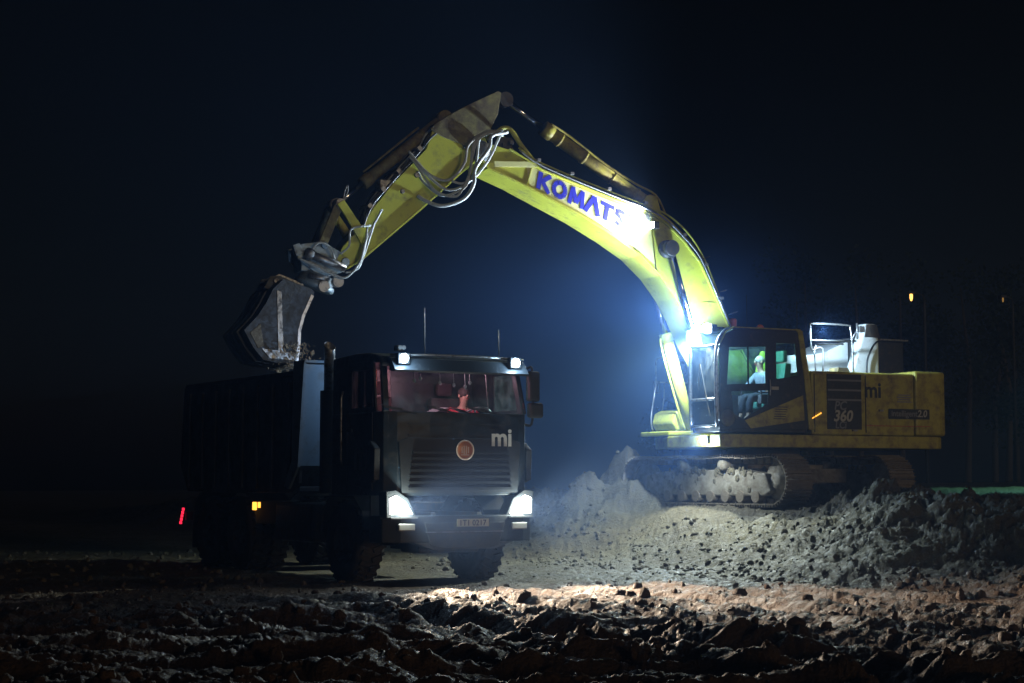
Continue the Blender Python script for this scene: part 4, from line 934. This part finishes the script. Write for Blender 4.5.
# bumper, lights, plate
bm_ = MB(); bm_.prism([(-.42, -1.24), (-.05, -1.22), (.10, -1.0), (.14, -.5), (.15, 0), (.14, .5), (.10, 1.0), (-.05, 1.22), (-.42, 1.24), (-.42, 1.1), (-.1, 1.05), (-.1, -1.05), (-.42, -1.1)], .62, 1.0, axis='z'); bmo = bm_.build('bumper', M['trim'], T, bevel=.02)
bg = MB(); bg.prism([(-.56, .58), (-.66, .90), (.66, .90), (.56, .58), (.35, .53), (-.35, .53)], .152, .17, axis='x'); bgo = bg.build('bumper_centre', M['bumper'], T, bevel=.01)
ul = MB(); ul.prism([(-.5, .52), (-.8, .62), (.8, .62), (.5, .52)], -.1, .15, axis='x'); ul.build('underrun_plate', M['bumper'], T)
MB().b2(.05, .19, -.62, .62, .76, .775).build('bumper_step', M['steel'], T)
pl = MB(); pl.b2(.172, .180, -.14, .38, .84, .95); plo = pl.build('number_plate', M['plate'], T)
text('plate_text', '1T1 0217', .115, M['black'], plo, (.1805, -.11, .855), (0, 1, 0), (0, 0, 1), .002, .001)
for sg in (-1, 1):
    hs = MB(); hs.prism([(sg * .72, .96), (sg * 1.2, .96), (sg * 1.21, 1.34), (sg * 1.05, 1.36), (sg * .86, 1.24)], -.18, .06, axis='x'); ho = hs.build('headlight', M['trim'], T, bevel=.01)
    lens = MB(); lens.prism([(sg * .80, 1.02), (sg * 1.15, 1.02), (sg * 1.16, 1.24), (sg * 1.06, 1.28), (sg * .92, 1.20)], .062, .075, axis='x'); lens.build('headlight_lens', M['E_head'], ho)
    shf = MB(); shf.prism([(.0, sg * .70), (.16, sg * .76), (.12, sg * 1.16), (-.06, sg * 1.24), (-.1, sg * 1.0)], .958, .978, axis='z'); shf.build('headlight_shelf', M['steel'], T)
    fg = MB(); fg.box((.12, sg * .92, .84), (.05, .26, .10)); fg.build('fog_lamp', M['greyprint'], T, bevel=.015)
    # roof lamps under the visor
    rl = MB(); y0 = -.97 if sg < 0 else .87; rl.b2(.02, .12, y0 - .09, y0 + .09, 3.13, 3.29); rlo = rl.build('roof_lamp', M['black'], co, bevel=.01)
    MB().sph((.115, y0, 3.21), .068, 14, (.6, 1, 1)).build('lamp_lens', M['E_cool'], rlo)
hn = MB(); hn.b2(-.1, .0, -1.02, -.92, 3.33, 3.40); hn.cyl((-.02, -1.0, 3.36), (.06, -1.0, 3.37), .03); hn.cyl((-.02, -.94, 3.36), (.06, -.94, 3.37), .03); hn.build('air_horn', M['steel'], co)
for p, l in (((-.35, -.39, 3.32), .68), ((-.35, .86, 3.31), .42)): MB().tube([p, (p[0] - .02, p[1], p[2] + l)], .007, 6).build('aerial', M['steel'], co)
# chassis
ch = MB()
for sg in (-1, 1): ch.b2(-7.9, -.1, sg * .38 - .04, sg * .38 + .04, .78, 1.04)
ch.cyl((-7.4, 0, .66), (-.6, 0, .66), .16, 20); 
for x in (-1.35, -5.3, -6.72): ch.cyl((x, -.95, .62), (x, .95, .62), .09, 14); ch.b2(x - .25, x + .25, -.3, .3, .48, .84)
for x in (-2.2, -3.4, -4.6, -7.7): ch.b2(x - .05, x + .05, -.38, .38, .82, 1.0)
ch.build('chassis', M['dark'], T)
MB().b2(-.9, -.3, -.5, .5, .45, .8).build('skid_plate', M['dark'], T, bevel=.04)
# wheels
def wheel(x, y, sg, dual):
    Rw = .62; w = .40 if not dual else .66; r_ = empty('wheel', (x, y, Rw - .03), 0, T)
    t = MB(); h = w / 2
    pr = [(.30, -h + .03), (.38, -h), (.52, -h - .005), (.585, -h + .04), (.60, -h + .08)] + ([(.60, -.03), (.54, -.02), (.54, .02), (.60, .03)] if dual else []) + [(.60, h - .08), (.585, h - .04), (.52, h + .005), (.38, h), (.30, h - .03)]
    t.lathe(pr, (0, 0, 0), (0, 1, 0), 40)
    for k in range(26):
        a = 2 * math.pi * k / 26
        for s2 in (-1, 1):
            for off_ in ((0,) if not dual else (-.165, .165)):
                wy = (h - .03 if not dual else .15); a2 = a + (math.pi / 26 if s2 > 0 else 0)
                cx = math.cos(a2) * .605; cz = math.sin(a2) * .605
                Rm = Matrix.Rotation(-a2, 3, 'Y') @ Matrix.Rotation(s2 * R(22), 3, 'X')
                t.box((cx, off_ + s2 * wy * .52, cz), (.05, wy * .9, .072), Rm)
    t.build('tyre', M['tyre'], r_)
    g = MB(); o = sg * (h - .02); dd = -sg
    g.lathe([(.31, o), (.29, o + dd * .03), (.25, o + dd * (.12 if not dual else .16)), (.16, o + dd * .12), (.14, o + dd * .02), (.06, o), (0, o)], (0, 0, 0), (0, 1, 0), 28)
    for k in range(10):
        a = 2 * math.pi * k / 10; g.cyl((math.cos(a) * .18, o + dd * .13, math.sin(a) * .18), (math.cos(a) * .18, o + dd * .07, math.sin(a) * .18), .016, 6)
    g.build('rim', M['rim'], r_)
for x, dual in ((-1.35, 0), (-5.30, 1), (-6.72, 1)):
    for sg in (-1, 1): wheel(x, sg * (1.02 if not dual else .90), sg, dual)
# mudguards
for x0, x1, w0, w1 in ((-2.02, -.66, .78, 1.23), (-7.4, -4.62, .58, 1.24)):
    for sg in (-1, 1):
        g = MB(); pts = [(x0 - .05, .72), (x0 + .02, 1.05), (x0 + .3, 1.26), (x1 - .3, 1.26), (x1 - .02, 1.05), (x1 + .05, .80)]
        if x0 < -4: pts = [(x0 - .05, .6), (x0 + .05, 1.15), (x0 + .4, 1.30), (x1 - .4, 1.30), (x1 - .05, 1.15), (x1 + .05, .8)]
        a, b = sorted((sg * w0, sg * w1)); g.ribbon(pts, a, b, .03); g.build('mudguard', M['trim'], T)
# side equipment: tanks, exhaust stack, air intake
MB().b2(-3.9, -2.45, -1.2, -.55, .55, 1.15).build('fuel_tank', M['dark'], T, bevel=.06)
MB().b2(-3.7, -2.45, .55, 1.2, .60, 1.15).build('battery_box', M['dark'], T, bevel=.03)
sm_ = MB(); sm_.b2(-7.6, -2.3, -1.22, -1.18, .62, .70); sm_.build('side_guard', M['dark'], T) if False else None
exh = MB(); exh.cyl((-2.3, -1.0, 1.3), (-2.3, -1.0, 2.86), .14, 24); exh.build('silencer', M['dark'], T)
exh = MB(); exh.cyl((-2.3, -1.0, 2.86), (-2.3, -1.0, 3.40), .085, 20)
n = 20; vs = [(-2.3 + .085 * math.cos(2 * math.pi * k / n), -1.0 + .085 * math.sin(2 * math.pi * k / n), 3.40) for k in range(n)]; vt = [(v[0], v[1], 3.40 + .03 + .14 * (1 - (v[0] + 2.3) / .085) * .5 + .05) for v in vs]
exh.add(vs + vt, [(k, (k + 1) % n, (k + 1) % n + n, k + n) for k in range(n)], True); exh.build('exhaust_stack', M['steel'], T)
ai = MB(); ai.b2(-2.2, -1.78, .75, 1.15, 1.3, 3.1); ai.build('air_intake', M['trim'], T, bevel=.04)
# tipper body
bed = MB()
SB = [(-2.86, 1.45), (-2.74, 3.12), (-7.95, 3.16), (-8.1, 1.75), (-7.7, 1.30), (-3.1, 1.30)]
for sg in (-1, 1):
    a, b = sorted((sg * 1.19, sg * 1.25)); bed.prism(SB, a, b)
bed.b2(-7.9, -2.95, -1.19, 1.19, 1.32, 1.40)
bdo = bed.build('tipper_body', M['bed'], T, bevel=.01)
for sg in (-1, 1):
    for k in range(8):
        x = -3.25 - k * .62; a = sg * 1.27; MB().box((x, a, 2.2), (.09, .05, 1.66)).build('side_rib', M['bed'], bdo, bevel=.01)
    MB().b2(-7.98, -2.72, sg * 1.19 - .03, sg * 1.19 + .08, 3.125, 3.21).build('top_rail', M['bed'], bdo, bevel=.015)
tg = MB(); tg.prism([(-7.98, 3.14), (-8.13, 1.75), (-7.75, 1.32), (-7.68, 1.36), (-8.05, 1.76), (-7.92, 3.14)], -1.18, 1.18); tg.build('tailgate', M['bed'], bdo)
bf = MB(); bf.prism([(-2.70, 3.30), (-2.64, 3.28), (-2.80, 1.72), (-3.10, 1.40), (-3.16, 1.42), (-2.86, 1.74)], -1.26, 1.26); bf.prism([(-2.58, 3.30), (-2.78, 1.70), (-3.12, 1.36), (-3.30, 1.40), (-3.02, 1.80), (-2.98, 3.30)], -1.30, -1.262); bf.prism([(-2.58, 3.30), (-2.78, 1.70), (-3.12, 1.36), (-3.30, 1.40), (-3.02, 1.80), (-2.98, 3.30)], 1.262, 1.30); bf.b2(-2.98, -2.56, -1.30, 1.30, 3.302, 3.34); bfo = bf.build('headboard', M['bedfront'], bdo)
hr_ = MB(); hr_.cyl((-2.4, 0, 1.1), (-2.55, 0, 2.9), .12, 20); hr_.build('hoist_ram', M['steel'], T)
# soil in the tipper
sp = MB(); nxg, nyg = 46, 22; vs = []
gx = np.linspace(-7.85, -2.9, nxg); gy = np.linspace(-1.18, 1.18, nyg); GX, GY = np.meshgrid(gx, gy, indexing='ij')
GZ = 2.30 + .95 * np.exp(-((GX + 5.9) / .9) ** 2 - ((GY + .1) / .8) ** 2) + .25 * np.exp(-((GX + 4.2) / .8) ** 2 - (GY / .9) ** 2) + .10 * fbm(GX * 1.5, GY * 1.5, 3, 3) + .14 * (billow(GX / .5, GY / .5, 3, 8) - .3)
vs = [(float(a), float(b), float(c_)) for a, b, c_ in zip(GX.ravel(), GY.ravel(), GZ.ravel())]
sp.add(vs, [(i * nyg + j, i * nyg + j + 1, (i + 1) * nyg + j + 1, (i + 1) * nyg + j) for i in range(nxg - 1) for j in range(nyg - 1)], False)
M['palesoil'] = mat('pale_soil', (.30, .25, .18), .9, dirt=.4, dscale=3, bump=.8, bscale=25)
o = sp.build('soil_load', M['palesoil'], weld=False); o.location = T.location; o.rotation_euler = T.rotation_euler; tag(o, 'pale loose soil heaped inside the tipper body', 'soil', kind='stuff')
# falling soil from bucket
fs_ = MB()
for k in range(650):
    a = random.random(); x = -4.95 + random.gauss(0, .10 + .25 * (1 - a)) + .1 * a; y = -.40 + random.gauss(0, .10 + .2 * (1 - a)); z = 2.95 + .85 * a ** 1.4; q = random.uniform(.005, .015) if random.random() < .96 else .03
    fs_.box((x, y, z), (q, q, q * 2.2), Matrix.Rotation(random.random() * .6, 3, 'X'))
o = fs_.build('falling_soil', M['palesoil'], weld=False); o.location = T.location; o.rotation_euler = T.rotation_euler; tag(o, 'crumbs of soil falling from the bucket into the tipper body', 'soil', kind='stuff')
# lights on the sides and tail
sl2 = MB(); sl2.box((-4.55, -1.27, 1.08), (.14, .03, .13)); sl2.build('side_marker', M['E_amber'], T, bevel=.01)
MB().box((-4.36, -1.27, 1.10), (.05, .03, .09)).build('side_marker', M['E_amber'], T)
for sg in (-1, 1):
    tl = MB(); tl.box((-7.98, sg * 1.0, .86), (.06, .36, .15)); tlo = tl.build('tail_lamp', M['trim'], T)
    MB().box((-8.015, sg * 1.05, .87), (.01, .24, .08)).build('lamp_lens', M['E_red'], tlo)
cr_ = MB()
for k in range(5): cr_.box((-7.90 - .03 * k, -1.255, .98 - .06 * k), (.05, .03, .05))
cr_.build('tail_marker', M['E_red'], T)
mf = MB(); mf.box((-7.5, -.92, .62), (.02, .6, .62)); mf.box((-7.5, .92, .62), (.02, .6, .62)); mf.build('mud_flap', M['trim'], T)

# ------------------------------------------------------------------ background
def street_lamp(x, y, h, m, lab, hw):
    z0 = gz(x, y); r_ = empty('street_lamp', (x, y, z0)); tag(r_, lab, 'street lamp', 'street lamps in the distance')
    MB().tube([(0, 0, 0), (0, 0, h - .3), (0, 0, h)], .09, 8, r2=.05).build('pole', M['pole'], r_)
    MB().tube(smooth([(0, 0, h - .05), (-.1, -.1, h + .15), (-.7, -.7, h + .25)], 4), .04, 6).build('bracket', M['pole'], r_)
    MB().box((-.8, -.8, h + .2), (.3, .5, .12)).build('lamp_head', M['pole'], r_)
    g = MB(); g.sph((-.8, -.8, h + .02), hw, 10, (.7, .7, 2.0)); g.build('lamp_glass', m, r_)
street_lamp(19.5, 80, 8.7, M['E_street'], 'street lamp glowing amber beyond the excavator counterweight', .11)
street_lamp(29.6, 100, 11.2, M['E_dim'], 'fainter distant street lamp low over the far dark trees at the right', .08)
def wood():
    rng = np.random.RandomState(5); V = []; Fc = []; tv = MB()
    o = 0
    for k in range(22):
        x = 10 + k * 2.6 + rng.randn() * 1.5; y = 112 + rng.randn() * 5; h = 8 + rng.rand() * 5 + (4 if x > 18 else 0); z0 = gz(x, y)
        tv.tube([(x, y, z0 - .2), (x + rng.randn() * .2, y, z0 + h * .5), (x + rng.randn() * .5, y, z0 + h * .85)], .25, 6, r2=.05)
        cl = [(x + rng.randn() * 1.6, y + rng.randn() * 1.6, z0 + h * (.35 + .6 * rng.rand()), .9 + rng.rand() * 1.2) for _ in range(10)]
        for (cx, cy, cz, r) in cl:
            n = 150; d = rng.randn(n, 3); d /= np.linalg.norm(d, axis=1)[:, None]; p = np.array([cx, cy, cz]) + d * (r * rng.rand(n, 1) ** .4)
            for q in p:
                a = rng.randn(3); a /= np.linalg.norm(a); b = np.cross(a, rng.randn(3)); b /= np.linalg.norm(b); s = .10 + .12 * rng.rand()
                V += [q - a * s, q + b * s * .6, q + a * s, q - b * s * .6]; Fc.append((o, o + 1, o + 2, o + 3)); o += 4
    me = bpy.data.meshes.new('far_wood'); me.from_pydata([tuple(v) for v in V], [], Fc); me.materials.append(M['leaf'])
    ob = bpy.data.objects.new('far_wood', me); col.objects.link(ob); tag(ob, 'dark far-off row of trees on the night horizon', 'trees', kind='stuff')
    t = tv.build('trunks', M['bark'], ob)
wood()

# ------------------------------------------------------------------ haze
hz = MB(); hz.b2(-240, 240, -240, 240, -3.0, 26.0)
hm = bpy.data.materials.new('haze'); hm.use_nodes = True; nt = hm.node_tree
for n in list(nt.nodes):
    if n.type == 'BSDF_PRINCIPLED': nt.nodes.remove(n)
pv = nt.nodes.new('ShaderNodeVolumePrincipled'); pv.inputs['Color'].default_value = (.27, .49, 1., 1); pv.inputs['Density'].default_value = .0014; pv.inputs['Anisotropy'].default_value = .35
nt.links.new(pv.outputs[0], [n for n in nt.nodes if n.type == 'OUTPUT_MATERIAL'][0].inputs['Volume'])
ho = hz.build('haze', hm); tag(ho, kind='stuff', label='thin night haze lit by the work lamps', cat='haze')

def halo_haze(name, c, rad, dens, label, noise=.35):
    ob = MB().sph(c, 1, 28, rad).build(name, None) if False else None
    g = MB(); g.sph((0, 0, 0), 1, 28); ob = g.build(name, M['mud']); ob.location = c; ob.scale = rad
    m = bpy.data.materials.new(name); m.use_nodes = True; nt = m.node_tree; N = nt.nodes; L = nt.links
    for n in list(N):
        if n.type == 'BSDF_PRINCIPLED': N.remove(n)
    pv = N.new('ShaderNodeVolumePrincipled'); pv.inputs['Color'].default_value = (.20, .42, 1., 1); pv.inputs['Anisotropy'].default_value = .2
    tc = N.new('ShaderNodeTexCoord'); ln = N.new('ShaderNodeVectorMath'); ln.operation = 'LENGTH'; L.new(tc.outputs['Object'], ln.inputs[0])
    mr = N.new('ShaderNodeMapRange'); mr.interpolation_type = 'SMOOTHSTEP'; mr.inputs['From Min'].default_value = .98; mr.inputs['From Max'].default_value = .1; mr.inputs['To Max'].default_value = dens
    L.new(ln.outputs['Value'], mr.inputs['Value'])
    no = N.new('ShaderNodeTexNoise'); no.inputs['Scale'].default_value = 2.2; no.inputs['Detail'].default_value = 3; L.new(tc.outputs['Object'], no.inputs['Vector'])
    m2 = N.new('ShaderNodeMapRange'); m2.inputs['From Min'].default_value = .3; m2.inputs['From Max'].default_value = .7; m2.inputs['To Min'].default_value = 1 - noise; m2.inputs['To Max'].default_value = 1 + noise
    L.new(no.outputs['Fac'], m2.inputs['Value']); mu = N.new('ShaderNodeMath'); mu.operation = 'MULTIPLY'
    L.new(mr.outputs['Result'], mu.inputs[0]); L.new(m2.outputs['Result'], mu.inputs[1]); L.new(mu.outputs[0], pv.inputs['Density'])
    L.new(pv.outputs[0], [n for n in N if n.type == 'OUTPUT_MATERIAL'][0].inputs['Volume'])
    ob.data.materials.clear(); ob.data.materials.append(m); tag(ob, label, 'halo_haze', kind='stuff')
halo_haze('glow_haze', (1.9, 33.6, 3.3), (8.0, 5.2, 4.8), .024, 'haze added to strengthen the blue glow between the truck and the excavator')  # extra local volume, put in for the blue glow and lamp halos
halo_haze('headlight_bloom', (.6, 22.6, 1.25), (3.2, 2.3, 1.5), .009, 'added mist imitating lens bloom round the truck headlights')  # added volume whose glow stands in for lens bloom

# ------------------------------------------------------------------ lights
COOL = (.64, .82, 1.); HW = (.90, 1., .93)
lamp('boom_work_light', 'SPOT', (2.84, .47, 5.40), 1000, (.9, .95, 1.), X, (1, -.02, .12), 140, .7, .05)
lamp('cab_roof_light', 'SPOT', (2.0, .66, 3.38), 1500, COOL, X, (1, -.0, .62), 92, 1., .08)
lamp('cab_roof_light', 'SPOT', (2.0, 1.04, 3.38), 9500, COOL, X, (1, -.03, .50), 98, 1., .08)
lamp('cab_roof_light', 'SPOT', (2.03, 1.06, 3.36), 2700, (.92, 1., .80), X, (.8, .30, -1.), 125, .8, .08)
lamp('cab_roof_light', 'SPOT', (2.12, .45, 3.30), 1100, COOL, X, (-.38, -1.3, -1.25), 75, .8, .08)  # added spot that brightens the step box and cylinders, apart from the roof lamps
lamp('cab_roof_spill', 'POINT', (2.12, .95, 3.36), 380, (.45, .70, 1.), X, radius=.08)
lamp('deck_light', 'SPOT', (2.06, .97, 1.255), 2200, (.42, .70, 1.), X, (1, .12, .06), 130, .8, .05)
lamp('deck_light_down', 'SPOT', (2.10, 1.02, 1.22), 100, (.88, .97, 1.), X, (-.05, .25, -1), 165, .5, .05)
lamp('deck_spill', 'POINT', (2.14, .97, 1.26), 40, (.6, .85, 1.), X, radius=.04)
lamp('hood_light', 'SPOT', (-.5, 1.3, 3.42), 420, (.55, .78, 1.), X, (-1, -.75, -.25), 120, .6, .05)
lamp('cab_fill', 'POINT', (.9, 1.1, 3.15), 42, (.50, 1., .90), X, radius=.05)  # added point light to brighten the inside of the excavator cab
for sg in (-1, 1):
    lamp('headlight_beam', 'SPOT', (.13, sg * .98, 1.13), 2500, (1., .78, .56), T, (1, .14, -.11), 78, .9, .06)
    lamp('headlight_spill', 'POINT', (.17, sg * .98, 1.14), 24, (.85, 1., .95), T, radius=.04)
    lamp('truck_roof_spill', 'POINT', (.21, -.97 if sg < 0 else .87, 3.20), 16, (.5, .76, 1.), T, radius=.03)
    lamp('truck_roof_light', 'SPOT', (.17, -.97 if sg < 0 else .87, 3.21), 40, (.5, .72, 1.), T, (1, 0, -.4), 150, .6, .04)
lamp('bed_fill', 'SPOT', (-1.9, .3, 3.42), 90, (.45, .68, 1.), T, (-1, -.15, -.05), 150, .6, .05)  # added spot behind the truck cab to light the tipper front
lamp('truck_cab_fill', 'POINT', (-.55, .15, 3.02), 24, (1., .42, .50), T, radius=.04)  # reddish point light added to lift the driver and dashboard
lamp('field_light', 'SPOT', (22, 66, 7), 1300, (.3, 1., .75), None, (-.45, -.25, -1), 80, .6, .1)
# weak warm fill added low behind the camera to lift the excavator's side
sn = bpy.data.lights.new('low_fill', 'SUN'); sn.energy = .40; sn.color = (1., .77, .48); sn.angle = R(12)
so = bpy.data.objects.new('low_fill', sn); col.objects.link(so); so.rotation_euler = Vector((-.55, .83, -.07)).to_track_quat('-Z', 'Y').to_euler()

# ------------------------------------------------------------------ night sky
w = bpy.data.worlds.new('World'); scene.world = w; w.use_nodes = True; nt = w.node_tree
sky = nt.nodes.new('ShaderNodeTexSky'); sky.sky_type = 'NISHITA'; sky.sun_disc = False; sky.sun_elevation = R(2); sky.sun_rotation = R(160)
bgn = nt.nodes['Background']; nt.links.new(sky.outputs[0], bgn.inputs['Color']); bgn.inputs['Strength'].default_value = .0006

# ------------------------------------------------------------------ camera
cd = bpy.data.cameras.new('camera'); cam = bpy.data.objects.new('camera', cd); col.objects.link(cam)
cam.location = (0, 0, 1.5); cam.rotation_euler = (R(90 + 4.66), 0, 0); cd.lens = 1700 * 36 / 1024; cd.sensor_width = 36; cd.clip_start = .1; cd.clip_end = 1500
scene.camera = cam
scene.view_settings.view_transform = 'Standard'; scene.view_settings.look = 'None'; scene.view_settings.exposure = .2; scene.view_settings.gamma = 1
scene.cycles.max_bounces = 6; scene.cycles.volume_bounces = 0; scene.cycles.diffuse_bounces = 2; scene.cycles.glossy_bounces = 3; scene.cycles.transparent_max_bounces = 12
scene.cycles.sample_clamp_indirect = 1; scene.cycles.sample_clamp_direct = 60; scene.cycles.use_denoising = True; scene.cycles.denoising_input_passes = 'RGB_ALBEDO_NORMAL'; scene.cycles.denoising_prefilter = 'ACCURATE'
scene.cycles.caustics_reflective = False; scene.cycles.caustics_refractive = False
